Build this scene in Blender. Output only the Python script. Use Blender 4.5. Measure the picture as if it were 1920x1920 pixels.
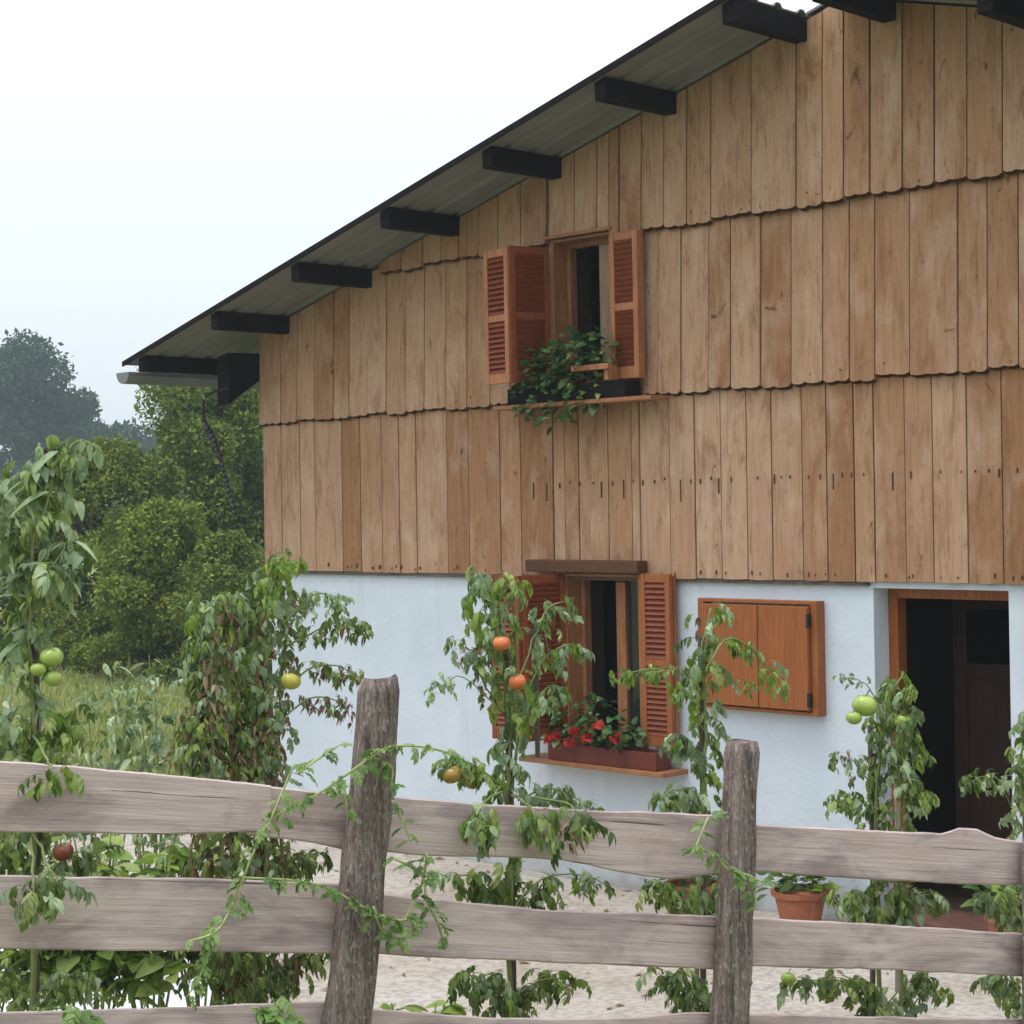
import bpy, math, random
import numpy as np
from mathutils import Vector, Matrix, noise
rnd = random.Random(7)
scene = bpy.context.scene
C = scene.collection
for o in list(bpy.data.objects): bpy.data.objects.remove(o)

# ------------------------------------------------------------------ camera
FPX, TH, PI_, RO = 3426.46, 0.7875, -0.0040, -0.0192      # focal (px of 1920), yaw, pitch, roll
CAM = Vector((0.0, -9.684, 2.632))
_r = Vector((math.cos(TH), math.sin(TH), 0))
_f = Vector((-math.sin(TH)*math.cos(PI_), math.cos(TH)*math.cos(PI_), math.sin(PI_)))
_u = _r.cross(_f)
RIGHT = math.cos(RO)*_r + math.sin(RO)*_u
UP = -math.sin(RO)*_r + math.cos(RO)*_u
FWD = _f
cd = bpy.data.cameras.new('camera'); cam = bpy.data.objects.new('camera', cd); C.objects.link(cam)
cd.sensor_width = 36; cd.sensor_fit = 'HORIZONTAL'; cd.lens = 36*FPX/1920; cd.clip_end = 3000; cd.clip_start = .05
m = Matrix((RIGHT, UP, -FWD)).transposed().to_4x4(); m.translation = CAM; cam.matrix_world = m
scene.camera = cam
scene.render.resolution_x = scene.render.resolution_y = 1024

# ------------------------------------------------------------------ world: bright overcast sky
SUN_EL, SUN_AZ = math.radians(72), math.radians(200)
w = bpy.data.worlds.new('World'); scene.world = w; w.use_nodes = True
nt = w.node_tree; nt.nodes.clear()
out = nt.nodes.new('ShaderNodeOutputWorld')
sky = nt.nodes.new('ShaderNodeTexSky'); sky.sky_type = 'NISHITA'; sky.sun_disc = False
sky.sun_elevation = SUN_EL; sky.sun_rotation = SUN_AZ; sky.air_density = 1.2; sky.dust_density = 4.0
b1 = nt.nodes.new('ShaderNodeBackground'); b1.inputs[1].default_value = 0.05; nt.links.new(sky.outputs[0], b1.inputs[0])
tc = nt.nodes.new('ShaderNodeTexCoord'); sx = nt.nodes.new('ShaderNodeSeparateXYZ'); nt.links.new(tc.outputs['Generated'], sx.inputs[0])
mr = nt.nodes.new('ShaderNodeMapRange'); nt.links.new(sx.outputs['Z'], mr.inputs[0])
mr.inputs[1].default_value = 0.0; mr.inputs[2].default_value = 1.0; mr.inputs[3].default_value = 0.78; mr.inputs[4].default_value = 2.3
b2 = nt.nodes.new('ShaderNodeBackground'); b2.inputs[0].default_value = (0.90, 0.965, 1.05, 1); nt.links.new(mr.outputs[0], b2.inputs[1])
ad = nt.nodes.new('ShaderNodeAddShader'); nt.links.new(b1.outputs[0], ad.inputs[0]); nt.links.new(b2.outputs[0], ad.inputs[1])
nt.links.new(ad.outputs[0], out.inputs[0])
sl = bpy.data.lights.new('sun', 'SUN'); so = bpy.data.objects.new('sun', sl); C.objects.link(so)
sl.energy = 1.5; sl.angle = math.radians(22); sl.color = (1, .98, .95)
# direction the light travels; sun stands over the camera's left shoulder
sd = Vector((math.sin(SUN_AZ)*math.cos(SUN_EL), math.cos(SUN_AZ)*math.cos(SUN_EL), math.sin(SUN_EL)))
so.rotation_euler = sd.to_track_quat('Z', 'Y').to_euler()
so.location = (0, -20, 30)
vs = scene.view_settings
vs.view_transform = 'Standard'; vs.look = 'None'; vs.exposure = -0.14; vs.gamma = 1.0; vs.use_curve_mapping = False
scene.render.engine = 'CYCLES'
scene.cycles.max_bounces = 6; scene.cycles.transparent_max_bounces = 6; scene.cycles.volume_bounces = 1

# ------------------------------------------------------------------ measuring helpers (pixels of the photo -> metres on a real plane)
def ray(x, y): return (RIGHT*((x-960)/FPX) + UP*(-(y-960)/FPX) + FWD)
def W(x, y, Y=0.0):                     # on the gable wall plane (world y = Y)
    d = ray(x, y); t = (Y-CAM.y)/d.y; return CAM + d*t
FH = Vector((-math.sin(TH), math.cos(TH), 0)); RH = Vector((math.cos(TH), math.sin(TH), 0))
PL = CAM + RH*(-.455) + FH*6.0; PR = CAM + RH*.83 + FH*6.7
PL.z = PR.z = 0
FD = (PR-PL).normalized(); FN = Vector((-FD.y, FD.x, 0))       # along the fence / away from camera
if FN.dot(FH) < 0: FN = -FN
def F(x, y, off=0.0):                   # on the plane of the fence, off metres behind it
    d = ray(x, y); o = PL + FN*off
    t = (o-CAM).dot(FN)/d.dot(FN); return CAM + d*t
def D(x, y, dist):                      # at a given distance ahead
    d = ray(x, y); return CAM + d*(dist/d.dot(FH))
def ground_h(x, y):
    dd = (Vector((x, y, 0))-CAM).dot(FH)
    t = min(1, max(0, (dd-2.5)/(8.2-2.5))); return 1.0*(1-t*t*(3-2*t))

# ------------------------------------------------------------------ materials
def lin(c):
    return tuple((v/255/12.92 if v/255 <= .04045 else ((v/255+.055)/1.055)**2.4) for v in c) + (1,)
class NT:
    def __init__(s, name):
        s.m = bpy.data.materials.new(name); s.m.use_nodes = True; s.t = s.m.node_tree; s.t.nodes.clear()
        s.out = s.n('ShaderNodeOutputMaterial')
    def n(s, typ, **kw):
        nd = s.t.nodes.new(typ)
        for k, v in kw.items(): setattr(nd, k, v)
        return nd
    def l(s, a, b): s.t.links.new(a, b)
    def coords(s, scale, kind='Object', rnd_off=True):
        tc = s.n('ShaderNodeTexCoord'); mp = s.n('ShaderNodeMapping'); mp.inputs['Scale'].default_value = scale
        s.l(tc.outputs[kind], mp.inputs[0])
        if rnd_off:
            oi = s.n('ShaderNodeObjectInfo'); mu = s.n('ShaderNodeMath', operation='MULTIPLY'); mu.inputs[1].default_value = 57.0
            s.l(oi.outputs['Random'], mu.inputs[0]); s.l(mu.outputs[0], mp.inputs['Location'])
        return mp.outputs[0]
    def noise(s, vec, scale, detail=4, rough=.55, dist=0):
        nd = s.n('ShaderNodeTexNoise'); nd.inputs['Scale'].default_value = scale; nd.inputs['Detail'].default_value = detail
        nd.inputs['Roughness'].default_value = rough; nd.inputs['Distortion'].default_value = dist
        if vec is not None: s.l(vec, nd.inputs['Vector'])
        return nd.outputs['Fac']
    def ramp(s, fac, stops):
        r = s.n('ShaderNodeValToRGB'); e = r.color_ramp.elements
        while len(e) > 1: e.remove(e[-1])
        e[0].position, e[0].color = stops[0]
        for p, c in stops[1:]:
            k = e.new(p); k.color = c
        s.l(fac, r.inputs[0]); return r.outputs[0]
    def mix(s, fac, a, b, blend='MIX'):
        x = s.n('ShaderNodeMix', data_type='RGBA', blend_type=blend)
        if isinstance(fac, (int, float)): x.inputs[0].default_value = fac
        else: s.l(fac, x.inputs[0])
        for v, i in ((a, 6), (b, 7)):
            if isinstance(v, tuple): x.inputs[i].default_value = v
            else: s.l(v, x.inputs[i])
        return x.outputs[2]
    def rand(s): return s.n('ShaderNodeObjectInfo').outputs['Random']
    def finish(s, col, rough=.7, bump=None, bs=.3, bd=.01, spec=.3, trans=None, metal=0):
        b = s.n('ShaderNodeBsdfPrincipled')
        if isinstance(col, tuple): b.inputs['Base Color'].default_value = col
        else: s.l(col, b.inputs['Base Color'])
        if isinstance(rough, (int, float)): b.inputs['Roughness'].default_value = rough
        else: s.l(rough, b.inputs['Roughness'])
        b.inputs['Specular IOR Level'].default_value = spec; b.inputs['Metallic'].default_value = metal
        if bump is not None:
            bp = s.n('ShaderNodeBump'); bp.inputs['Strength'].default_value = bs; bp.inputs['Distance'].default_value = bd
            s.l(bump, bp.inputs['Height']); s.l(bp.outputs[0], b.inputs['Normal'])
        if trans:
            tr = s.n('ShaderNodeBsdfTranslucent'); ms = s.n('ShaderNodeMixShader'); ms.inputs[0].default_value = trans
            if isinstance(col, tuple): tr.inputs[0].default_value = col
            else: s.l(col, tr.inputs[0])
            s.l(b.outputs[0], ms.inputs[1]); s.l(tr.outputs[0], ms.inputs[2]); s.l(ms.outputs[0], s.out.inputs[0])
        else: s.l(b.outputs[0], s.out.inputs[0])
        return s.m
g = lambda r, gg, b: (r, gg, b, 1)

def mat_plank():
    t = NT('plank_wood')
    v1 = t.coords((14, 14, .9)); v2 = t.coords((1, 1, .28)); v3 = t.coords((1, 1, .45))
    grain = t.noise(v1, 3.2, 7, .65, .6)
    base = t.ramp(t.rand(), [(0, g(.275, .136, .065)), (.15, g(.325, .175, .092)), (.45, g(.372, .217, .126)), (.8, g(.40, .243, .15)), (1, g(.435, .277, .18))])
    gr = t.ramp(grain, [(.25, g(.50, .42, .35)), (.47, g(.95, .94, .93)), (.75, g(1.2, 1.2, 1.2))])
    c = t.mix(.75, base, gr, 'MULTIPLY')
    bl = t.noise(v2, 6.5, 6, .68, .9)
    c = t.mix(t.ramp(bl, [(.52, g(0, 0, 0)), (.68, g(.8, .8, .8))]), c, g(.20, .092, .04))
    bl2 = t.noise(v3, 4.3, 5, .65, .2)
    c = t.mix(t.ramp(bl2, [(.5, g(0, 0, 0)), (.72, g(.5, .5, .5))]), c, g(.53, .39, .285))
    kn = t.noise(t.coords((2.6, 2.6, 1.1)), 2.6, 5, .62, 2.2)
    c = t.mix(t.ramp(kn, [(.645, g(0, 0, 0)), (.71, g(.85, .85, .85))]), c, g(.085, .04, .018))
    fl = t.noise(t.coords((1, 1, .3)), 60, 2, .5)
    c = t.mix(t.ramp(fl, [(.66, g(0, 0, 0)), (.74, g(.5, .5, .5))]), c, g(.16, .085, .045))
    return t.finish(c, .8, grain, .5, .006, .2)
def mat_simple_wood(name, a, b, scale=(3, 3, 3), axis_scale=(1.2, 18, 18), rough=.55, spots=None, bs=.3, spec=.3):
    t = NT(name); v = t.coords(axis_scale); n = t.noise(v, 3.0, 6, .62, .5)
    c = t.ramp(n, [(.28, a), (.7, b)])
    n2 = t.noise(t.coords(scale), 2.5, 3)
    c = t.mix(t.ramp(n2, [(.35, g(.4, .4, .4)), (.65, g(0, 0, 0))]), c, t.mix(.5, c, a))
    c = t.mix(t.ramp(t.noise(t.coords((2, 2, .6)), 3.3, 6, .7), [(.5, g(0, 0, 0)), (.75, g(.45, .45, .45))]), c, t.mix(1.0, c, g(1.5, 1.6, 1.7), 'MULTIPLY'))
    if spots: c = t.mix(t.ramp(t.noise(t.coords((1, 1, .5)), 42, 3, .6), [(.62, g(0, 0, 0)), (.72, g(.85, .85, .85))]), c, spots)
    return t.finish(c, rough, n, bs, .004, spec)
M = {}
M['plank'] = mat_plank()
t = NT('end_grain_shade_line'); M['endgrain_shade'] = t.finish(g(.05, .026, .014), .9, spec=.1)  # end grain coloured near black to deepen the shadow line under each row
M['shutter'] = mat_simple_wood('varnished_shutter_wood', g(.20, .055, .012), g(.33, .105, .026), axis_scale=(16, 16, 1.4), rough=.45, spec=.35)
M['shutter_old'] = mat_simple_wood('sunned_shutter_wood', g(.25, .085, .030), g(.40, .165, .075), axis_scale=(16, 16, 1.4), rough=.5)
M['shutter_red_shaded'] = mat_simple_wood('red_and_shaded_shutter_wood', g(.13, .028, .010), g(.24, .058, .018), axis_scale=(16, 16, 1.4), rough=.5)  # own red of the lower leaves and slats; paints shade on one upper leaf
M['frame'] = mat_simple_wood('window_frame_wood', g(.20, .075, .028), g(.36, .16, .07), axis_scale=(16, 16, 1.5), rough=.5)
M['darkwood'] = mat_simple_wood('dark_stained_beam', g(.006, .004, .0045), g(.015, .010, .010), axis_scale=(12, 1.2, 12), rough=.8, spec=.08)
M['stake_tan'] = mat_simple_wood('tan_casement_wood', g(.20, .125, .07), g(.34, .225, .135), axis_scale=(16, 16, 1.5), rough=.5)
t = NT('nail_stain'); M['markwood'] = t.finish(g(.10, .06, .035), .9, spec=.1)
M['lintel'] = mat_simple_wood('brown_lintel_wood', g(.06, .021, .010), g(.11, .040, .018), axis_scale=(1.2, 16, 16))
def mat_rail():
    t = NT('weathered_grey_board'); v = t.coords((.9, 1, 22)); n = t.noise(v, 2.2, 8, .68, .15)
    c = t.ramp(n, [(.2, g(.36, .27, .25)), (.45, g(.52, .40, .375)), (.75, g(.66, .525, .49))])
    st = t.noise(t.coords((1.2, 1, 3.2)), 2.0, 5, .6, .6)
    c = t.mix(t.ramp(st, [(.46, g(0, 0, 0)), (.66, g(.85, .85, .85))]), c, t.mix(1.0, c, g(.48, .46, .49), 'MULTIPLY'))
    w2 = t.noise(t.coords((.8, 1, 2.2)), 3.1, 3, .5)
    c = t.mix(t.ramp(w2, [(.52, g(0, 0, 0)), (.74, g(.5, .5, .5))]), c, g(.50, .36, .30))
    kn = t.noise(t.coords((3.2, 1, 5)), 2.1, 3, .5, 1.2)
    c = t.mix(t.ramp(kn, [(.73, g(0, 0, 0)), (.78, g(.8, .8, .8))]), c, g(.10, .07, .06))
    cr = t.noise(t.coords((.5, 1, 30)), 2.6, 4, .5, .1)
    c = t.mix(t.ramp(cr, [(.30, g(.9, .9, .9)), (.345, g(0, 0, 0))]), c, g(.10, .075, .07))
    return t.finish(c, .9, n, .8, .008, .08)
M['rail'] = mat_rail()
def mat_post():
    t = NT('old_lichen_post'); v = t.coords((16, 16, 1.6)); n = t.noise(v, 2.4, 8, .7, .4)
    c = t.ramp(n, [(.32, g(.07, .05, .042)), (.5, g(.18, .137, .12)), (.68, g(.31, .25, .225))])
    sp = t.noise(t.coords((1, 1, .45)), 75, 4, .7)
    c = t.mix(t.ramp(sp, [(.56, g(0, 0, 0)), (.66, g(.8, .8, .8))]), c, g(.40, .36, .32))
    ms = t.noise(t.coords((1, 1, 1)), 7, 4)
    c = t.mix(t.ramp(ms, [(.58, g(0, 0, 0)), (.76, g(.4, .4, .4))]), c, g(.12, .115, .06))
    fn = t.noise(t.coords((1, 1, .35)), 130, 4, .7)
    c = t.mix(.7, c, t.ramp(fn, [(.35, g(.45, .43, .42)), (.5, g(1, 1, 1)), (.65, g(1.5, 1.5, 1.5))]), 'MULTIPLY')
    return t.finish(c, .9, n, .9, .012, .1)
M['post'] = mat_post()
def mat_plaster():
    t = NT('white_lime_plaster'); v = t.coords((1, 1, 1), rnd_off=False); n = t.noise(v, 1.6, 6, .65); f = t.noise(v, 30, 5, .65); lo = t.noise(v, 5, 4, .6)
    c = t.ramp(n, [(.3, g(.52, .575, .625)), (.7, g(.60, .65, .70))])
    c = t.mix(t.ramp(f, [(.3, g(.35, .35, .35)), (.5, g(0, 0, 0))]), c, g(.47, .51, .545))
    st = t.noise(t.coords((3.2, 3.2, .35), rnd_off=False), 2.0, 5, .6)
    c = t.mix(t.ramp(st, [(.58, g(0, 0, 0)), (.75, g(.3, .3, .3))]), c, g(.40, .40, .38))
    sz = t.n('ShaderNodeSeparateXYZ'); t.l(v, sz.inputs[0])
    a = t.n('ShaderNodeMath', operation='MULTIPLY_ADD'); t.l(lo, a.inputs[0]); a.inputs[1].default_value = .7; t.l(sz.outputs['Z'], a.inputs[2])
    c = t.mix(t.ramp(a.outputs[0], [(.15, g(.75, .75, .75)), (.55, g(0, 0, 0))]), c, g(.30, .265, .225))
    bsum = t.n('ShaderNodeMath', operation='MULTIPLY_ADD'); t.l(lo, bsum.inputs[0]); bsum.inputs[1].default_value = 2.0; t.l(f, bsum.inputs[2])
    return t.finish(c, .9, bsum.outputs[0], .35, .008, .2)
M['plaster'] = mat_plaster()
t = NT('terracotta'); n = t.noise(t.coords((1, 1, 1)), 9, 4)
M['terracotta'] = t.finish(t.ramp(n, [(.3, g(.30, .095, .045)), (.7, g(.42, .155, .08))]), .8, n, .2, .004)
t = NT('dark_red_tile'); n = t.noise(t.coords((1, 1, 1)), 9, 4)
M['stepstone'] = t.finish(t.ramp(n, [(.3, g(.10, .045, .034)), (.7, g(.16, .075, .055))]), .7, n, .2, .004)
t = NT('red_planter'); n = t.noise(t.coords((1, 1, 1)), 8, 3)
M['redbox'] = t.finish(t.ramp(n, [(.3, g(.09, .016, .010)), (.7, g(.14, .026, .014))]), .5)
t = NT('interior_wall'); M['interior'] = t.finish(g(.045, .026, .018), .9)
t = NT('black_metal'); M['black'] = t.finish(g(.014, .014, .016), .5)
t = NT('galvanised_gutter'); n = t.noise(t.coords((1, 1, 1)), 6, 3)
M['gutter'] = t.finish(t.ramp(n, [(.3, g(.17, .175, .18)), (.7, g(.22, .225, .23))]), .45, metal=.5)
def mat_roof():
    t = NT('grey_roof_sheet'); n = t.noise(t.coords((.6, 2, 2)), 2.0, 5)
    c = t.ramp(n, [(.3, g(.15, .143, .132)), (.7, g(.20, .192, .178))])
    return t.finish(c, .6, spec=.3)
M['roof'] = mat_roof()
t = NT('window_glass'); bb = t.n('ShaderNodeBsdfPrincipled'); bb.inputs['Base Color'].default_value = g(.05, .06, .06); bb.inputs['Roughness'].default_value = .06
bb.inputs['Transmission Weight'].default_value = .6; t.l(bb.outputs[0], t.out.inputs[0]); M['glass'] = t.m
LM = {}
def leaf_mat(name, stops, trans=.35, island=False, rough=.45, big=None, spec=.4):
    if not island: LM[name] = (stops, trans, rough, big, spec)
    t = NT(name)
    r = t.n('ShaderNodeNewGeometry').outputs['Random Per Island'] if island else t.rand()
    c = t.ramp(r, stops)
    n = t.noise(t.coords((1, 1, 1), rnd_off=not island), 9 if not island else .55, 3)
    c = t.mix(t.ramp(n, [(.35, g(.45, .45, .45)), (.6, g(0, 0, 0))]), c, t.mix(1.0, c, big or g(.62, .66, .55), 'MULTIPLY'))
    return t.finish(c, rough, trans=trans, spec=spec)
M['leaf_green'] = leaf_mat('tomato_leaf_green', [(0, g(.075, .125, .028)), (.4, g(.16, .23, .055)), (.75, g(.26, .335, .085)), (1, g(.36, .42, .13))])
M['leaf_pale'] = leaf_mat('dusty_pale_leaf', [(0, g(.19, .27, .14)), (.5, g(.31, .41, .21)), (1, g(.46, .55, .33))])
M['leaf_lime'] = leaf_mat('young_yellow_green_leaf', [(0, g(.14, .25, .03)), (.6, g(.21, .32, .04)), (1, g(.33, .40, .08))])
M['leaf_brown'] = leaf_mat('withered_brown_leaf', [(0, g(.11, .06, .032)), (.5, g(.23, .15, .08)), (1, g(.38, .29, .17))], .2, rough=.8)
M['leaf_dark'] = leaf_mat('dark_geranium_leaf', [(0, g(.025, .065, .018)), (.5, g(.05, .12, .034)), (1, g(.10, .20, .06))], .25)
M['vine'] = leaf_mat('vine_leaf', [(0, g(.12, .21, .05)), (.5, g(.19, .30, .075)), (1, g(.28, .38, .13))])
M['crown'] = leaf_mat('tree_leaf', [(0, g(.07, .11, .020)), (.5, g(.14, .19, .030)), (1, g(.23, .275, .045))], .22, True, .7, g(.7, .75, .75), .15)
M['crown_y'] = leaf_mat('yellowish_bush_leaf', [(0, g(.10, .135, .018)), (.5, g(.165, .21, .024)), (1, g(.26, .295, .04))], .22, True, .7, g(.55, .65, .6), .15)
M['crown_b'] = leaf_mat('far_tree_leaf', [(0, g(.022, .044, .026)), (.6, g(.04, .07, .036)), (1, g(.06, .095, .045))], .3, True, .7, spec=.15)
M['grass'] = leaf_mat('dry_meadow_grass', [(0, g(.22, .27, .07)), (.5, g(.34, .38, .12)), (.85, g(.46, .45, .18)), (1, g(.52, .45, .24))], .3, True, .8, g(.8, .85, .7), .1)
t = NT('bark'); n = t.noise(t.coords((8, 8, 1.5)), 2, 5)
M['bark'] = t.finish(t.ramp(n, [(.3, g(.04, .03, .022)), (.7, g(.10, .08, .06))]), .9, n, .6, .02, .1)
t = NT('green_stem'); n = t.noise(t.coords((3, 3, 3)), 4, 3)
M['stem'] = t.finish(t.ramp(n, [(.3, g(.11, .155, .045)), (.7, g(.23, .25, .09))]), .6)
t = NT('pale_green_shoot'); M['vstem'] = t.finish(g(.34, .40, .14), .6)
M['stake'] = mat_simple_wood('grey_stake_wood', g(.06, .042, .032), g(.15, .11, .085), axis_scale=(16, 16, 1.5), rough=.85)
t = NT('pale_stake'); M['pale'] = t.finish(g(.45, .38, .33), .8)
def fruit(name, a, b):
    t = NT(name); n = t.noise(t.coords((1, 1, 1)), 12, 2); return t.finish(t.ramp(n, [(.3, a), (.7, b)]), .28, spec=.5)
M['tom_green'] = fruit('unripe_green_tomato', g(.24, .34, .05), g(.36, .44, .10))
M['tom_yellow'] = fruit('turning_yellow_tomato', g(.42, .38, .05), g(.52, .46, .08))
M['tom_orange'] = fruit('ripe_orange_tomato', g(.55, .11, .03), g(.68, .20, .06))
M['tom_amber'] = fruit('half_ripe_tomato', g(.30, .19, .03), g(.38, .22, .03))
M['tom_red'] = fruit('dark_red_tomato', g(.16, .035, .015), g(.25, .06, .02))
t = NT('red_petal'); M['petal'] = t.finish(t.ramp(t.rand(), [(0, g(.45, .03, .03)), (1, g(.62, .09, .05))]), .6, trans=.3)
def mat_ground():
    t = NT('meadow_ground'); n = t.noise(t.coords((1, 1, 1), rnd_off=False), .35, 6); n2 = t.noise(t.coords((1, 1, 1), rnd_off=False), 6, 5)
    c = t.ramp(n, [(.3, g(.15, .18, .045)), (.6, g(.24, .25, .075)), (.8, g(.31, .27, .12))])
    c = t.mix(t.ramp(n2, [(.4, g(.5, .5, .5)), (.65, g(0, 0, 0))]), c, g(.07, .095, .028))
    return t.finish(c, .95, n2, .6, .05, .05)
M['ground'] = mat_ground()
def mat_yard():
    t = NT('pale_concrete'); n = t.noise(t.coords((1, 1, 1), rnd_off=False), .8, 6, .6); n2 = t.noise(t.coords((1, 1, 1), rnd_off=False), 22, 4)
    c = t.ramp(n, [(.28, g(.33, .275, .22)), (.48, g(.44, .385, .325)), (.72, g(.52, .49, .44))])
    c = t.mix(t.ramp(n2, [(.35, g(.55, .55, .55)), (.6, g(0, 0, 0))]), c, g(.20, .165, .135))
    n3 = t.noise(t.coords((1, 1, 1), rnd_off=False), 2.6, 7, .7, .8)
    c = t.mix(t.ramp(n3, [(.56, g(0, 0, 0)), (.7, g(.6, .6, .6))]), c, g(.17, .14, .10))
    return t.finish(c, .9, n2, .3, .004, .15)
M['yard'] = mat_yard()
t = NT('white_mulch_sheet'); n = t.noise(t.coords((1, 1, 1), rnd_off=False), 3, 5)
M['mulch'] = t.finish(t.ramp(n, [(.3, g(.70, .71, .72)), (.7, g(.82, .83, .84))]), .5, n, .5, .04)
t = NT('garden_soil'); n = t.noise(t.coords((1, 1, 1), rnd_off=False), 12, 6)
M['soil'] = t.finish(t.ramp(n, [(.3, g(.06, .042, .03)), (.7, g(.14, .10, .07))]), .95, n, .8, .03, .05)

# ------------------------------------------------------------------ mesh helpers
class MB:
    def __init__(s): s.v = []; s.f = []
    def add(s, vs, fs):
        o = len(s.v); s.v += [tuple(v) for v in vs]; s.f += [tuple(i+o for i in f) for f in fs]; return s
    def box(s, x0, x1, y0, y1, z0, z1):
        return s.add([(x0,y0,z0),(x1,y0,z0),(x1,y1,z0),(x0,y1,z0),(x0,y0,z1),(x1,y0,z1),(x1,y1,z1),(x0,y1,z1)],
                     [(0,3,2,1),(4,5,6,7),(0,1,5,4),(1,2,6,5),(2,3,7,6),(3,0,4,7)])
    def hexa(s, a, b):                                   # two quads a (4 pts) and b (4 pts)
        return s.add(list(a)+list(b), [(3,2,1,0),(4,5,6,7),(0,1,5,4),(1,2,6,5),(2,3,7,6),(3,0,4,7)])
    def prism(s, poly, y0, y1):                          # polygon of (x,z), extruded along y
        n = len(poly); vs = [(x, y0, z) for x, z in poly] + [(x, y1, z) for x, z in poly]
        fs = [tuple(range(n))[::1], tuple(range(2*n-1, n-1, -1))] + [(i, i+n, (i+1) % n+n, (i+1) % n) for i in range(n)]
        return s.add(vs, fs)
    def tube(s, path, rad, n=6, cap=True):
        path = [Vector(p) for p in path]; k = len(path)
        if isinstance(rad, (int, float)): rad = [rad]*k
        rings = []
        for i, p in enumerate(path):
            t = (path[min(i+1, k-1)]-path[max(i-1, 0)]).normalized()
            a = t.cross(Vector((0.31, .2, 1)) if abs(t.z) < .9 else Vector((1, .1, 0))).normalized(); b = t.cross(a)
            rings.append([p+(a*math.cos(2*math.pi*j/n)+b*math.sin(2*math.pi*j/n))*rad[i] for j in range(n)])
        vs = [v for r in rings for v in r]
        fs = [(i*n+j, i*n+(j+1) % n, (i+1)*n+(j+1) % n, (i+1)*n+j) for i in range(k-1) for j in range(n)]
        if cap: fs += [tuple(range(n-1, -1, -1)), tuple((k-1)*n+j for j in range(n))]
        return s.add(vs, fs)
    def mesh(s, name, mat, smooth=False):
        me = bpy.data.meshes.new(name); me.from_pydata(s.v, [], s.f); me.materials.append(mat)
        if smooth: me.polygons.foreach_set('use_smooth', [True]*len(me.polygons))
        me.update(); return me
    def build(s, name, mat, parent=None, smooth=False, bevel=0):
        return link(name, s.mesh(name, mat, smooth), parent, bevel=bevel)
def link(name, me, parent=None, mw=None, bevel=0):
    o = bpy.data.objects.new(name, me); C.objects.link(o)
    if parent is not None:
        o.parent = parent
        if parent.type == 'EMPTY': o.matrix_parent_inverse = Matrix.Translation(-parent.location)
    if mw is not None: o.matrix_basis = mw
    if bevel:
        bm = o.modifiers.new('bevel', 'BEVEL'); bm.width = bevel; bm.segments = 2; bm.limit_method = 'ANGLE'; bm.angle_limit = .7
    return o
def thing(name, label, cat, loc, group=None):
    o = bpy.data.objects.new(name, None); C.objects.link(o); o.location = loc; o.empty_display_size = .1
    return tag(o, label, cat, group)
def tag(o, label, cat, group=None):
    o['label'] = label; o['category'] = cat
    if group: o['group'] = group
    return o
def stuff(o, label=None, cat=None):
    o['kind'] = 'stuff'
    if label: o['label'] = label
    if cat: o['category'] = cat
    return o
def struct(o, label, cat):
    o['kind'] = 'structure'; o['label'] = label; o['category'] = cat; return o

# ------------------------------------------------------------------ ground
mb = MB()
ds = [-60, -20, -8, -3, 0] + [1+i*.5 for i in range(18)] + [11, 14, 20, 30, 45, 70, 110, 180, 300, 420]
xs = [-420, -250, -120, -60, -30, -18] + [-12+i*1.0 for i in range(25)] + [18, 30, 60, 120, 250, 420]
for d in ds:
    for x in xs:
        p = CAM + RH*x + FH*d
        z = ground_h(p.x, p.y) - .14*min(1, max(0, (d-7)/2)) + (noise.noise(Vector((p.x*.4, p.y*.4, 0)))*.05 if d < 7.5 else 0)
        mb.v.append((p.x, p.y, z-.004))
nx = len(xs)
mb.f = [(i*nx+j, i*nx+j+1, (i+1)*nx+j+1, (i+1)*nx+j) for i in range(len(ds)-1) for j in range(nx-1)]
struct(mb.build('ground', M['ground'], smooth=True), 'dry green meadow ground sloping down from the fence to the house', 'ground')
mb = MB(); mb.add([(-13.6, -5.6, -.11), (-7.6, -5.4, -.11), (-7.6, .02, -.11), (-13.6, .02, -.11), (-6.0, -5.3, .004), (-6.0, .02, .004), (1.5, -5.0, .004), (1.5, .02, .004)], [(0, 1, 2, 3), (1, 4, 5, 2), (4, 6, 7, 5)])
struct(mb.build('yard', M['yard']), 'pale beige concrete yard along the foot of the white wall', 'yard')

def GD(x, y, z=0.0):
    d = ray(x, y); return CAM+d*((z-CAM.z)/d.z)
mb = MB(); n = 40
for i in range(n+1):
    x = -420+870*i/n
    for k, y in enumerate((1772+10*math.sin(i*.9), 1830, 1890, 1975)):
        p = GD(x, y, -.09); mb.v.append((p.x, p.y, -.085+.012*noise.noise(Vector((i*.7, k*1.3, 0)))))
mb.f = [(i*4+k, i*4+k+1, i*4+5+k, i*4+4+k) for i in range(n) for k in range(3)]
tag(mb.build('mulch_sheet', M['mulch'], smooth=True), 'white plastic sheet on the ground behind the left fence rails', 'ground sheet')
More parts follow.
